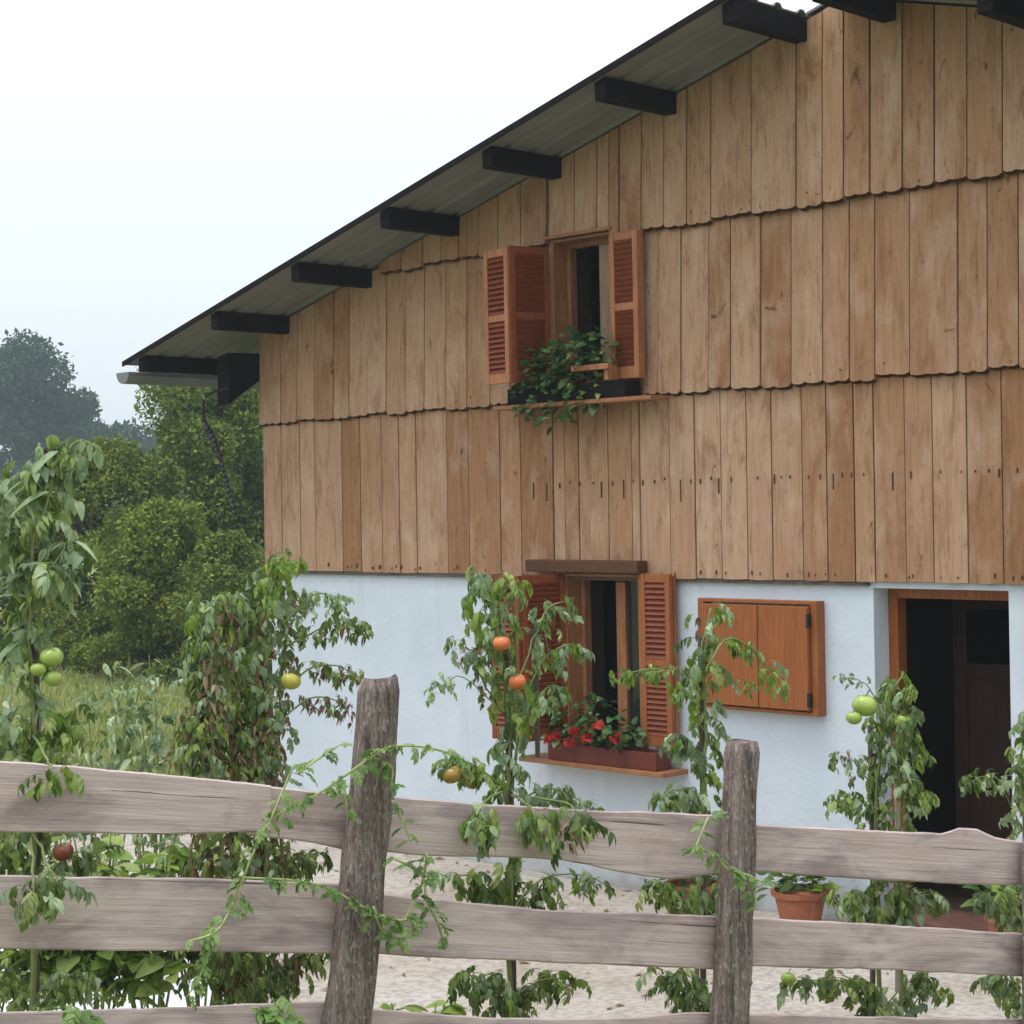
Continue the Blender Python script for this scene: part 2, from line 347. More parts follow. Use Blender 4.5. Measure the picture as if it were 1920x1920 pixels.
# ------------------------------------------------------------------ house
XL, XR, XA = -12.765, -0.54, -6.65            # corners and ridge
S0, DS, Z0, SL = -12.395, 1.082, 4.126, .2666  # purlins: first, spacing, underside height, roof slope
PH, PW, OV = .135, .10, .76
def z_under(s):                               # underside of roof sheet
    s2 = s if s <= XA else 2*XA-s
    return Z0+PH+(s2-S0)*SL
H1, H2, H3 = 2.100, 3.360, 4.496
DOOR = (-6.548, -5.600, 2.065)
UW = (-9.235, -8.640, 3.505, 4.555)           # upper window opening
LW = (-9.165, -8.440, .80, 2.125)             # lower window opening
house = thing('farmhouse', 'farmhouse with plank clad gable over white plaster ground floor', 'house', (XL, 0, 0))
def wall_with_holes(x0, x1, z0, z1, y0, y1, holes):
    mb = MB(); xs = sorted({x0, x1, *[h[0] for h in holes], *[h[1] for h in holes]}); zs = sorted({z0, z1, *[h[2] for h in holes], *[h[3] for h in holes]})
    inside = lambda x, z: any(h[0] < x < h[1] and h[2] < z < h[3] for h in holes)
    for i in range(len(xs)-1):
        for j in range(len(zs)-1):
            a, b, c, d = xs[i], xs[i+1], zs[j], zs[j+1]
            if inside((a+b)/2, (c+d)/2): continue
            mb.add([(a, y0, c), (b, y0, c), (b, y0, d), (a, y0, d)], [(0, 1, 2, 3)]); mb.add([(a, y1, c), (b, y1, c), (b, y1, d), (a, y1, d)], [(3, 2, 1, 0)])
    for h in holes:
        a, b, c, d = h
        mb.add([(a, y0, c), (a, y1, c), (a, y1, d), (a, y0, d)], [(0, 1, 2, 3)]); mb.add([(b, y0, c), (b, y1, c), (b, y1, d), (b, y0, d)], [(3, 2, 1, 0)])
        mb.add([(a, y0, d), (b, y0, d), (b, y1, d), (a, y1, d)], [(3, 2, 1, 0)])
        if c > z0+.01: mb.add([(a, y0, c), (b, y0, c), (b, y1, c), (a, y1, c)], [(0, 1, 2, 3)])
    mb.add([(x0, y0, z1), (x1, y0, z1), (x1, y1, z1), (x0, y1, z1)], [(0, 1, 2, 3)])
    mb.add([(x0, y0, z0), (x0, y1, z0), (x0, y1, z1), (x0, y0, z1)], [(0, 1, 2, 3)]); mb.add([(x1, y0, z0), (x1, y1, z0), (x1, y1, z1), (x1, y0, z1)], [(3, 2, 1, 0)])
    return mb
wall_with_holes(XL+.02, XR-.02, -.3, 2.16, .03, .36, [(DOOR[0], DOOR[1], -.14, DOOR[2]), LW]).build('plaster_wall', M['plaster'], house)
# backing wall behind the planks (gable), with the upper window opening
def gable_quad(x0, x1, z0): return [(x0, z0), (x1, z0), (x1, z_under(x1)-.03), (x0, z_under(x0)-.03)]
mb = MB()
for a, b, c in ((XL+.03, UW[0], 2.165), (UW[1], XA, 2.165), (XA, XR-.03, 2.165)): mb.prism(gable_quad(a, b, c), .03, .2)
mb.prism([(UW[0], 2.165), (UW[1], 2.165), (UW[1], UW[2]), (UW[0], UW[2])], .03, .2)
mb.prism(gable_quad(UW[0], UW[1], UW[3]), .03, .2)
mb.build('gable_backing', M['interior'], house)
YB = 8.4
mb = MB()
mb.box(XL+.05, XL+.3, .37, YB, -.15, z_under(XL)-.04); mb.build('side_wall', M['plaster'], house)
mb = MB(); mb.box(XR-.3, XR-.05, .37, YB, -.15, z_under(XR)-.04); mb.build('side_wall', M['plaster'], house)
mb = MB(); mb.prism([(XL, -.15), (XR, -.15), (XR, z_under(XR)-.03), (XA, z_under(XA)-.03), (XL, z_under(XL)-.03)], YB+.01, YB+.2); mb.build('rear_wall', M['plaster'], house)
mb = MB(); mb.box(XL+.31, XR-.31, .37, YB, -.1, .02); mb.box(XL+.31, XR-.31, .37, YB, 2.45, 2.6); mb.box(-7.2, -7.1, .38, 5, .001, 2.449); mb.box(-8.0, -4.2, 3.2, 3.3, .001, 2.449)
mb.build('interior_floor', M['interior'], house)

# planks: rows of hand cut boards, joints measured on the wall
rowA = [499, 530, 564, 592, 643, 677, 717, 750, 782, 840, 881, 940, 979, 1039, 1087, 1142, 1187, 1258, 1305, 1354, 1402, 1449, 1506, 1552, 1641, 1699, 1751, 1815, 1881, 1943, 1995]
rowB = [491, 531, 561, 594, 629, 659, 694, 729, 766, 800, 840, 880, 924, 962, 1003, 1050, 1098, 1152, 1200, 1239, 1283, 1334, 1376, 1432, 1489, 1548, 1598, 1646, 1712, 1802, 1858, 1916, 1975]
rowC = [718, 760, 800, 834, 868, 905, 942, 985, 1032, 1086, 1128, 1170, 1211, 1254, 1297, 1342, 1419, 1502, 1552, 1641, 1702, 1762, 1824, 1890, 1950]
def joints(px, ymid): return [W(x, ymid).x for x in px]
jA, jB, jC = joints(rowA, 930), joints(rowB, 610), joints(rowC, 330)
jA[0] = jB[0] = XL
def extend(j):
    r = random.Random(len(j))
    while j[-1] < XR: j.append(min(XR, j[-1]+r.uniform(.15, .34)))
    return j
jA, jB, jC = extend(jA), extend(jB), extend(jC)
def clip_rects(a, b, z0, z1top, hole):
    """pieces of a board a..b, from z0 up, left after cutting the window opening"""
    if hole is None or b <= hole[0]+.005 or a >= hole[1]-.005: return [(a, b, z0, None)]
    out = []
    if a < hole[0]-.02: out.append((a, hole[0], z0, None))
    if b > hole[1]+.02: out.append((hole[1], b, z0, None))
    m0, m1 = max(a, hole[0]), min(b, hole[1])
    if z0 < hole[2]-.02: out.append((m0, m1, z0, hole[2]))
    if hole[3] < 90: out.append((m0, m1, hole[3], None))
    return out
prnd = random.Random(3)
def plank(a, b, zb, zt_fn, yb, yt, round_end, top_flat):
    gap = .0032+prnd.random()*.0035
    a += gap; b -= gap
    if b-a < .015: return
    th = .028
    bow = prnd.uniform(-.006, .006); jz = prnd.uniform(-.014, .014) if round_end else prnd.uniform(-.005, .005)
    zb += jz
    r = min((b-a)*.33, prnd.uniform(.015, .038)) if round_end else .004
    h = r*prnd.uniform(.35, .8)
    za, zbb = zt_fn(a), zt_fn(b)
    if za-zb < .03 and zbb-zb < .03: return
    za = max(za, zb+h+.02); zbb = max(zbb, zb+h+.02)
    if round_end:
        nl = max(1, int(round((b-a)/.105))); h = prnd.uniform(.012, .022); bot = [(a, zb+h)]
        cuts = [a]+[a+(b-a)*(k_+prnd.uniform(-.15, .15))/nl for k_ in range(1, nl)]+[b]
        for k_ in range(nl):
            u, v = cuts[k_], cuts[k_+1]; w_ = v-u; dz_ = prnd.uniform(-.004, .004); hc = h*(1 if k_ == nl-1 else prnd.uniform(.3, .9))
            bot += [(u+w_*.12, zb+h*.42+dz_), (u+w_*.32, zb+h*.08+dz_), (u+w_*.68, zb+h*.08+dz_), (u+w_*.88, zb+h*.42+dz_), (v, zb+hc)]
    else: bot = [(a, zb+.003), ((a+b)/2, zb+prnd.uniform(-.005, .005)), (b, zb+.003)]
    nb = len(bot)
    poly = bot+[(b, zbb), (a, za)]
    zlo, zhi = zb, max(za, zbb)
    out = prnd.uniform(-.004, .004)
    yf = lambda z, x: yb+(yt-yb)*min(1, (z-zlo)/1.25)+out + bow*math.sin((x-a)/(b-a)*math.pi)
    n = len(poly); o0 = Vector((a, 0, zb))
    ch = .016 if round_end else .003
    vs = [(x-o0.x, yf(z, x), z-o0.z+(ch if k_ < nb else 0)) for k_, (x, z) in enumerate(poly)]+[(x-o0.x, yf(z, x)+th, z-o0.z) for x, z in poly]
    fs = [tuple(range(n)), tuple(range(2*n-1, n-1, -1))]+[(i, i+n, (i+1) % n+n, (i+1) % n) for i in range(n)]
    mb = MB(); mb.add(vs, fs); me = mb.mesh('plank', M['plank']); me.materials.append(M['endgrain_shade'])
    for k_ in range(2, 1+nb): me.polygons[k_].material_index = 1  # bottom chamfers carry the painted shadow line
    link('plank', me, house, Matrix.Translation(o0))
roof_top = lambda s: z_under(s)-.012
for j, z0, z1, hole, rd, y in ((jA, H1, H2+.07, (LW[0], LW[1], 0, 2.15), False, (-.012, -.004)), (jB, H2, H3+.07, UW, True, (-.048, -.010)), (jC, H3, 99, UW, True, (-.066, -.026))):
    for a, b in zip(j[:-1], j[1:]):
        for (p, q, zb, zt) in clip_rects(a, b, z0, z1, hole):
            top = (lambda s, zz=zt if zt else z1: min(zz, roof_top(s)))
            first = abs(zb-z0) < 1e-6
            # sawtooth split at the ridge
            segs = [(p, XA), (XA, q)] if p < XA-.03 < q-.06 else [(p, q)]
            for (u, v) in segs: plank(u, v, zb, top, y[0], y[1], rd and first, False)
# flashing strip below the lowest row, saw marks and nails
MB().box(XL+.01, DOOR[0]-.02, -.004, .028, H1-.022, H1-.004).build('drip_strip', M['stake'], house)
mb = MB()
nr = random.Random(11)
xx = W(985, 900).x
while xx < XR-.1:
    xx += nr.uniform(.055, .15); z = 2.79+nr.uniform(-.008, .008)
    if min(abs(xx-q_) for q_ in jA) > .012: mb.box(xx-.0014, xx+.0014, -.0205, -.005, z-nr.choice((.02, .03, .05, .13))*nr.uniform(.7, 1.2), z)
for a, bnd in zip(jA[2:-1], jA[3:]):
    for k in range(nr.choice((1, 2, 3))):
        x = nr.uniform(a+.015, bnd-.015); zz = H1+.025+nr.uniform(0, .02); mb.box(x-.0022, x+.0022, -.0235, -.005, zz, zz+nr.uniform(.008, .035))
for j, z0, yy in ((jB, H2, -.052), (jC, H3, -.070)):
    for a, bnd in zip(j[8:-1], j[9:]):
        for k in range(nr.choice((0, 0, 1, 2))):
            x = nr.uniform(a+.02, bnd-.02); zz = z0+.05+nr.uniform(0, .05)
            if UW[0]-.1 < x < UW[1]+.1: continue
            if zz+.05 < roof_top(x): mb.box(x-.002, x+.002, yy, yy+.03, zz, zz+nr.uniform(.005, .012))
stuff(mb.build('nail_marks', M['markwood'], house))

# roof: ribbed sheets, purlins, gutter
def ribbed(s_a, s_b, y0, y1):
    mb = MB(); prof = []; y = y0
    while y < y1:
        prof += [(y, 0), (y+.16, 0), (y+.185, .028), (y+.225, .028)]; y += .25
    prof.append((min(y, y1+.2), 0)); n = len(prof)
    nseg = 8
    for i in range(nseg+1):
        s = s_a+(s_b-s_a)*i/nseg
        for (yy, h) in prof: mb.v.append((s, yy, z_under(s)+h+.004))
    for i in range(nseg+1):
        s = s_a+(s_b-s_a)*i/nseg
        for (yy, h) in prof: mb.v.append((s, yy, z_under(s)+h+.010))
    off = n*(nseg+1)
    for i in range(nseg):
        for k in range(n-1):
            q = (i*n+k, i*n+k+1, (i+1)*n+k+1, (i+1)*n+k); mb.f.append(q[::-1]); mb.f.append(tuple(v+off for v in q))
        mb.f.append((i*n, (i+1)*n, (i+1)*n+off, i*n+off)); mb.f.append((i*n+n-1, i*n+n-1+off, (i+1)*n+n-1+off, (i+1)*n+n-1))
    for k in range(n-1):
        mb.f.append((k, k+off, k+1+off, k+1)); a = nseg*n; mb.f.append((a+k, a+k+1, a+k+1+off, a+k+off))
    return mb
roofp = ribbed(-13.70, S0+5*DS+.06, -OV-.035, YB+.5).build('roof_sheet', M['roof'], house)
ribbed(XA+.02, 2*XA+13.70, -OV-.035, YB+.5).build('roof_sheet', M['roof'], house)
mb = MB(); xx = S0+5*DS-.02
mb.hexa([(xx, .0, z_under(xx)+.034), (XA, .0, z_under(XA)+.034), (XA, YB+.4, z_under(XA)+.034), (xx, YB+.4, z_under(xx)+.034)], [(xx, .0, z_under(xx)+.05), (XA, .0, z_under(XA)+.05), (XA, YB+.4, z_under(XA)+.05), (xx, YB+.4, z_under(xx)+.05)])
xx = 2*XA-xx
mb.hexa([(XA+.001, .0, z_under(XA)+.034), (xx, .0, z_under(xx)+.034), (xx, YB+.4, z_under(xx)+.034), (XA+.001, YB+.4, z_under(XA)+.034)], [(XA+.001, .0, z_under(XA)+.05), (xx, .0, z_under(xx)+.05), (xx, YB+.4, z_under(xx)+.05), (XA+.001, YB+.4, z_under(XA)+.05)])
mb.build('ridge_cap', M['roof'], house)
for side in (0, 1):
    for k in range(-1, 6):
        s = S0+k*DS
        s = s if side == 0 else (2*XA-s if k > -1 else 2*XA-s)
        zt = z_under(s)-.002; dz = SL*PW/2*(1 if side == 0 else -1)
        mb = MB(); hh = PH*(.92 if k == -1 else 1)
        y0 = -OV+prnd.uniform(-.012, .012)
        mb.prism([(s-PW/2, zt-hh), (s+PW/2, zt-hh), (s+PW/2, zt+dz), (s-PW/2, zt-dz)], y0, .025 if k > -1 else YB+.4)
        mb.build('purlin', M['darkwood'], house, bevel=.006)
# edge trim along the verge (thin dark lip)
mb = MB(); a, b = -13.71, S0+5*DS+.05
mb.hexa([(a, -OV-.047, z_under(a)-.008), (b, -OV-.047, z_under(b)-.008), (b, -OV-.037, z_under(b)-.008), (a, -OV-.037, z_under(a)-.008)], [(a, -OV-.047, z_under(a)+.036), (b, -OV-.047, z_under(b)+.036), (b, -OV-.037, z_under(b)+.036), (a, -OV-.037, z_under(a)+.036)])
mb.build('verge_trim', M['darkwood'], house)
# gutter: half round channel along the eave
gz, gx, gr = 3.852, -13.70, .10
mb = MB(); n = 9; ys = [-OV-.05, YB+.4]
for yy in ys:
    for k in range(n+1):
        an = math.pi+math.pi*k/n; mb.v.append((gx+gr*math.cos(an), yy, gz+gr*math.sin(an)))
    for k in range(n+1):
        an = math.pi+math.pi*k/n; mb.v.append((gx+(gr-.006)*math.cos(an), yy, gz+(gr-.006)*math.sin(an)))
N2 = 2*(n+1)
for k in range(n):
    mb.f += [(k, k+1, N2+k+1, N2+k), (n+1+k, N2+n+1+k, N2+n+2+k, n+2+k)]
mb.f += [(0, N2, N2+n+1, n+1), (n, 2*n+1, N2+2*n+1, N2+n)]
mb.f.append(tuple(range(n+1)))
mb.build('gutter', M['gutter'], house)
# corner bracket below the eave
mb = MB(); x0, x1 = XL-.165, XL-.004; mb.hexa([(x0, -.36, 3.53), (x1, -.36, 3.53), (x1, .02, 3.78), (x0, .02, 3.78)], [(x0, -.36, 3.95), (x1, -.36, 3.98), (x1, .02, 3.99), (x0, .02, 3.96)]); mb.build('corner_bracket', M['darkwood'], house, bevel=.01)

# windows ------------------------------------------------------------
def shutter(w_, h_, base, xdir, mat, smat=None, slat_mesh_cache={}):
    smat = smat or M['shutter_red_shaded']
    """louvred leaf: local x = width, z = height, y = thickness (front is -y)"""
    th = .034; st = .045; rb = .085; rt = .06; rm = .06; mid = h_*.49
    mb = MB(); mb.box(0, st, -th/2, th/2, 0, h_); mb.box(w_-st, w_, -th/2, th/2, 0, h_)
    for z0, z1 in ((0, rb), (mid-rm/2, mid+rm/2), (h_-rt, h_)): mb.box(st+.0005, w_-st-.0005, -th/2+.003, th/2-.003, z0+.001, z1-.001)
    xd = Vector(xdir).normalized(); zd = Vector((0, 0, 1)); yd = zd.cross(xd)
    mw = Matrix((xd, yd, zd)).transposed().to_4x4(); mw.translation = Vector(base)
    fr = link('shutter', mb.mesh('shutter', mat), house, mw, bevel=.003)
    key = (round(w_, 3), smat.name)
    if key not in slat_mesh_cache:
        sm = MB(); L = w_-2*st-.002
        c, s_ = math.cos(.95), math.sin(.95); hw, ht = .027, .0035
        pr = [(-hw*c-ht*s_, -hw*s_+ht*c), (-hw*c+ht*s_, -hw*s_-ht*c), (hw*c+ht*s_, hw*s_-ht*c), (hw*c-ht*s_, hw*s_+ht*c)]
        sm.add([(0, y, z) for y, z in pr]+[(L, y, z) for y, z in pr], [(0, 1, 2, 3), (7, 6, 5, 4), (0, 4, 5, 1), (1, 5, 6, 2), (2, 6, 7, 3), (3, 7, 4, 0)])
        slat_mesh_cache[key] = sm.mesh('slat', smat)
    for z0, z1 in ((rb, mid-rm/2), (mid+rm/2, h_-rt)):
        n = int((z1-z0-.02)/.036)
        for i in range(n+1):
            o = link('slat', slat_mesh_cache[key], fr, Matrix.Translation((st+.001, 0, z0+.014+(z1-z0-.028)*i/n)))
    return fr
def window_set(op, prefix, depth=.14, mull=None):
    a, b, c, d = op
    fw = .055
    mb = MB(); y0, y1 = depth-.03, depth+.04
    e = .001
    mb.box(a+e, a+fw, y0, y1, c+e, d-e); mb.box(b-fw, b-e, y0, y1, c+e, d-e); mb.box(a+fw, b-fw, y0+.002, y1, d-fw, d-e); mb.box(a+fw, b-fw, y0+.002, y1, c+e, c+fw)
    fr = mb.build('window_frame', M['frame'], house, bevel=.004)
    # wooden lining of the reveal
    mb = MB(); mb.box(a+.001, a+.02, -.03, y0-.001, c+e, d-e); mb.box(b-.02, b-.001, -.03, y0-.001, c+e, d-e); mb.box(a+.021, b-.021, -.03, y0-.001, d-.02, d-e); mb.box(a+.021, b-.021, -.03, y0-.001, c+e, c+.02)
    mb.build('reveal_lining', M['frame'], fr)
    mb = MB(); mb.box(a+.001, a+.012, y1+.001, .375, c+e, d-e); mb.build('inner_lining', M['interior'], fr)
    mb = MB(); mb.box(b-.012, b-.001, y1+.001, .375, c+e, d-e); mb.build('inner_lining', M['interior'], fr)
    return fr
fu = window_set(UW, 'u')
# opened casement of the upper window, swung inwards
MB().box(-8.90, -8.775, .115, .165, UW[2]+.057, UW[3]-.057).build('casement', M['stake_tan'], fu, bevel=.004)
hu = UW[3]-UW[2]-.01
shutter(.33, hu-.05, (UW[0]-.005, -.06, UW[2]+.005), (-.09, -.32, 0), M['shutter_red_shaded'])             # inner left leaf, standing out from the wall; its shade is painted by the darker red
shutter(.285, hu-.06, (UW[0]-.375, -.345, UW[2]+.005), (1, -.12, 0), M['shutter_old'])       # outer left leaf, folded along the wall
shutter(.265, hu, (UW[1]+.065, -.088, UW[2]-.015), (1, -.02, 0), M['shutter_old'])               # right leaf folded back
shutter(.265, hu-.02, (UW[1]+.33, -.128, UW[2]-.012), (-1, .02, 0), M['shutter_old'])
MB().box(UW[0]-.02, UW[1]+.03, -.085, -.026, UW[3]+.003, UW[3]+.026).build('window_head', M['frame'], house, bevel=.004)
MB().box(UW[0]-.42, UW[1]+.52, -.25, -.05, UW[2]-.175, UW[2]-.145).build('sill_board', M['frame'], house, bevel=.005)
mb = MB(); mb.box(UW[1]-.18, UW[1]+.17, -.29, -.255, UW[2]+.055, UW[2]+.095); mb.box(UW[1]+.10, UW[1]+.14, -.254, -.15, UW[2]-.02, UW[2]+.09); mb.build('shutter_bar', M['shutter_old'], house, bevel=.004)

fl = window_set(LW, 'l', .15)
mx = -8.79
MB().box(mx, mx+.09, .105, .15, LW[2]+.06, LW[3]-.06).build('mullion', M['frame'], fl, bevel=.004)
MB().box(mx+.091, LW[1]-.0565, .14, .146, LW[2]+.056, LW[3]-.056).build('pane', M['glass'], fl)
hl = 1.195
shutter(.36, hl, (LW[0]-.005, -.03, .925), (-.09, -.35, 0), M['shutter_red_shaded'])
shutter(.33, hl, (LW[0]-.43, -.36, .925), (1, -.1, 0), M['shutter_red_shaded'])
shutter(.27, hl, (LW[1]+.05, -.075, .94), (1, 0, 0), M['shutter'])
shutter(.27, hl-.02, (LW[1]+.32, -.030, .95), (-1, 0, 0), M['shutter'])
MB().box(-9.47, -8.375, -.13, -.018, 2.138, 2.225).build('lintel_board', M['lintel'], house, bevel=.006)
MB().box(LW[0]-.3, LW[1]+.36, -.24, .028, .755, .79).build('sill_board', M['frame'], house, bevel=.006)

# closed box shutter on the plaster
bx0, bx1, bz0, bz1 = -7.90, -6.92, 1.235, 1.975
mb = MB(); q = .048
mb.box(bx0, bx0+q, -.06, .029, bz0, bz1); mb.box(bx1-q, bx1, -.06, .029, bz0, bz1); mb.box(bx0+q, bx1-q, -.059, .029, bz0+.001, bz0+q*.5); mb.box(bx0+q, bx1-q, -.059, .029, bz1-q*.5, bz1-.001)
bf = mb.build('box_shutter', M['shutter'], house, bevel=.004)
mid = -7.38
for a, b in ((bx0+q+.003, mid-.003), (mid+.003, bx1-q-.003)):
    MB().box(a, b, -.082, -.04, bz0+.034, bz1-.034).build('panel', M['shutter'], bf, bevel=.004)
MB().box(bx1-q-.10, bx1-q-.006, -.092, -.0825, bz0+.04, bz1-.04).build('batten', M['shutter'], bf, bevel=.003)
for zz in (bz0+.06, bz1-.17):
    MB().box(bx1-q-.014, bx1-q+.006, -.094, -.0605, zz, zz+.09).build('hinge', M['black'], bf)

# door: frame, half open glazed door in the dark hall
a, b, tp = DOOR
mb = MB(); mb.box(a+.001, a+.07, .19, .29, -.02, tp-.002); mb.box(b-.07, b-.001, .19, .29, -.02, tp-.002); mb.box(a+.07, b-.07, .192, .29, tp-.07, tp-.002)
df = mb.build('door_frame', M['shutter'], house, bevel=.005)
mb = MB(); mb.box(a+.001, b-.001, -.05, .368, -.13, .03); mb.build('door_step', M['stepstone'], house, bevel=.008)
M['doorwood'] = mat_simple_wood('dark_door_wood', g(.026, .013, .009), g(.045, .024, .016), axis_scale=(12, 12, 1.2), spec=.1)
mb = MB(); y0 = .75; x0, x1 = a+.12, b+.25
mb.box(x0, x0+.1, y0, y0+.04, .002, 2.0); mb.box(x1-.1, x1, y0, y0+.04, .002, 2.0); mb.box(x0+.1, x1-.1, y0+.001, y0+.04, .002, .1); mb.box(x0+.1, x1-.1, y0+.001, y0+.04, 1.9, 2.0); mb.box(x0+.1, x1-.1, y0+.001, y0+.04, 1.45, 1.55); mb.box(x0+.1, x1-.1, y0+.012, y0+.03, .1, 1.45)
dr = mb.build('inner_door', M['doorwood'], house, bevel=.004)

# ------------------------------------------------------------------ hanging hose under the eave
def poly_at0(pts, t_):
    t_ = t_*(len(pts)-1); i = min(len(pts)-2, int(t_)); return pts[i].lerp(pts[i+1], t_-i), (pts[i+1]-pts[i]).normalized()
pth = [(428, 729), (405, 733), (388, 742), (381, 757), (380, 775), (384, 790), (390, 808), (399, 824), (405, 842), (413, 858), (418, 880), (425, 900), (429, 920), (436, 940), (440, 962)]
pts = [W(x, y, -.36-.02*i) for i, (x, y) in enumerate(pth)]
mb = MB(); mb.tube(pts, [.013]*5+[.009]*10, 7)
rc = thing('rain_chain', 'dark rain chain hanging crookedly from the corner of the eave', 'rain chain', pts[0])
mb.build('cord', M['black'], rc, smooth=True)
for i in range(22):
    c, tg = poly_at0(pts[4:], i/21*.999); k = 1.0 if 3 < i < 11 else .62
    d = (tg*.7+Vector((rnd.uniform(-.5, .5), rnd.uniform(-.5, .5), -.4))).normalized(); q = .045*k
    MB().tube([c-d*q, c-d*q*.6, c, c+d*q*.8], [.010*k, .026*k, .034*k, .012*k], 7).build('cup', M['black'], rc)

# ------------------------------------------------------------------ fence
fence = thing('wooden_fence', 'weathered grey plank fence with leaning posts across the front', 'fence', (PL.x, PL.y, ground_h(PL.x, PL.y)))
frnd = random.Random(5)
def interp(poly, x):
    if x <= poly[0][0]: p, q = poly[0], poly[1]
    elif x >= poly[-1][0]: p, q = poly[-2], poly[-1]
    else:
        for p, q in zip(poly[:-1], poly[1:]):
            if p[0] <= x <= q[0]: break
    return p[1]+(q[1]-p[1])*(x-p[0])/(q[0]-p[0])
def rail(top, bot, x0, x1, off, th=.028):
    n = 36; vs = []; sd = frnd.random()*99
    for i in range(n+1):
        x = x0+(x1-x0)*i/n
        e0 = noise.noise(Vector((x*.012, sd, 0)))*2.2+noise.noise(Vector((x*.09, sd, 3)))*1.5; e1 = noise.noise(Vector((x*.012, sd, 9)))*2.2+noise.noise(Vector((x*.09, sd, 6)))*1.5
        wv = noise.noise(Vector((x*.006, sd, 5)))*.008
        yt, yb = interp(top, x)+e0, interp(bot, x)+e1
        for y, o in ((yt+3, off+wv), (yt, off+wv+.006), (yt, off+th+wv), (yb, off+th+wv), (yb, off+wv+.005), (yb-3, off+wv)):
            vs.append(F(x, y, o))
    fs = [(i*6+k, i*6+(k+1) % 6, i*6+6+(k+1) % 6, i*6+6+k) for i in range(n) for k in range(6)]
    fs += [tuple(range(5, -1, -1)), tuple(n*6+k for k in range(6))]
    c = F((x0+x1)/2, interp(top, (x0+x1)/2), off)
    e0, e1 = F(x0, (interp(top, x0)+interp(bot, x0))/2, off), F(x1, (interp(top, x1)+interp(bot, x1))/2, off)
    ax = (e1-e0).normalized(); az = ax.cross(-FN).normalized(); az = az if az.z > 0 else -az; ay = az.cross(ax)
    mw = Matrix((ax, ay, az)).transposed().to_4x4(); mw.translation = c; iv = mw.inverted()
    mb = MB(); mb.add([iv @ v for v in vs], fs); link('rail', mb.mesh('rail', M['rail']), fence, mw)
rail([(-300, 1405), (0, 1425), (240, 1445), (506, 1472)], [(-300, 1545), (0, 1558), (300, 1566), (420, 1562), (506, 1560)], -330, 508, -.03)
rail([(460, 1470), (660, 1488), (760, 1495), (900, 1508), (1345, 1528), (1380, 1530)], [(460, 1566), (560, 1575), (640, 1592), (780, 1602), (1050, 1612), (1180, 1638), (1260, 1650), (1345, 1638)], 462, 1385, .0)
rail([(1370, 1542), (1422, 1546), (1640, 1556), (1770, 1562), (1800, 1552), (1830, 1554), (1870, 1570), (1920, 1578), (1990, 1582)], [(1370, 1630), (1640, 1650), (1780, 1657), (1920, 1660), (1990, 1664)], 1372, 1985, -.002)
rail([(-300, 1640), (0, 1641), (360, 1646), (620, 1655)], [(-300, 1772), (0, 1780), (400, 1784), (680, 1790)], -330, 685, .0)
rail([(640, 1668), (720, 1677), (1000, 1704), (1340, 1717), (1400, 1720)], [(640, 1786), (1010, 1804), (1340, 1818), (1400, 1820)], 690, 1390, -.004)
rail([(1370, 1718), (1640, 1732), (1920, 1750), (1990, 1754)], [(1370, 1811), (1640, 1818), (1920, 1830), (1990, 1834)], 1395, 1985, -.001)
rail([(-300, 1905), (0, 1897), (300, 1889), (600, 1877), (690, 1874)], [(-300, 2030), (690, 2010)], -330, 650, .0)
rail([(640, 1888), (703, 1891), (919, 1909), (1152, 1910), (1273, 1899), (1390, 1898)], [(640, 2010), (1390, 2000)], 660, 1385, -.003)
rail([(1370, 1901), (1640, 1906), (1990, 1912)], [(1370, 2000), (1990, 2010)], 1390, 1985, .002)
def post(L, R, off, dp, round_top=0.0):
    """L, R: left/right edge polylines in (y, x)"""
    n = 40; m_ = 16; vs = []; y0, y1 = L[0][0], 2180; sd = frnd.random()*50
    for i in range(n+1):
        y = y0+(y1-y0)*i/n
        a = F(interp(L, y), y, off); b = F(interp(R, y), y, off); c = (a+b)/2; c = c+FN*dp/2; hw = (b-a).length/2
        for k in range(m_):
            an = 2*math.pi*k/m_; ca, sa = math.cos(an), math.sin(an)
            e = .38
            ux = math.copysign(abs(ca)**e, ca); uy = math.copysign(abs(sa)**e, sa)
            q = c+FD*(ux*hw)+FN*(uy*dp/2)
            nn = noise.noise(Vector((ux*2+sd, uy*2, i*.22)))*.006+noise.noise(Vector((ux*5+sd, uy*5, i*.12)))*.005
            q = q+(FD*ux+FN*uy)*nn
            if i == 0: q = c+(q-c)*.88; q.z += noise.noise(Vector((ux*1.5, uy*1.5, sd)))*.014+.004
            vs.append(q)
    fs = [(i*m_+(k+1) % m_, i*m_+k, (i+1)*m_+k, (i+1)*m_+(k+1) % m_) for i in range(n) for k in range(m_)]+[tuple(range(m_))]
    top = sum((Vector(v) for v in vs[:m_]), Vector())/m_
    mb = MB(); mb.add([Vector(v)-top for v in vs], fs); link('post', mb.mesh('post', M['post'], True), fence, Matrix.Translation(top))
post([(1276, 692), (1430, 679), (1640, 657), (1920, 622)], [(1276, 756), (1450, 746), (1640, 729), (1920, 704)], -.13, .10)
post([(1395, 1386), (1560, 1375), (1920, 1356)], [(1395, 1426), (1600, 1422), (1920, 1410)], -.125, .095)
post([(1572, 1944), (1920, 1944)], [(1572, 1998), (1920, 2000)], -.125, .095)

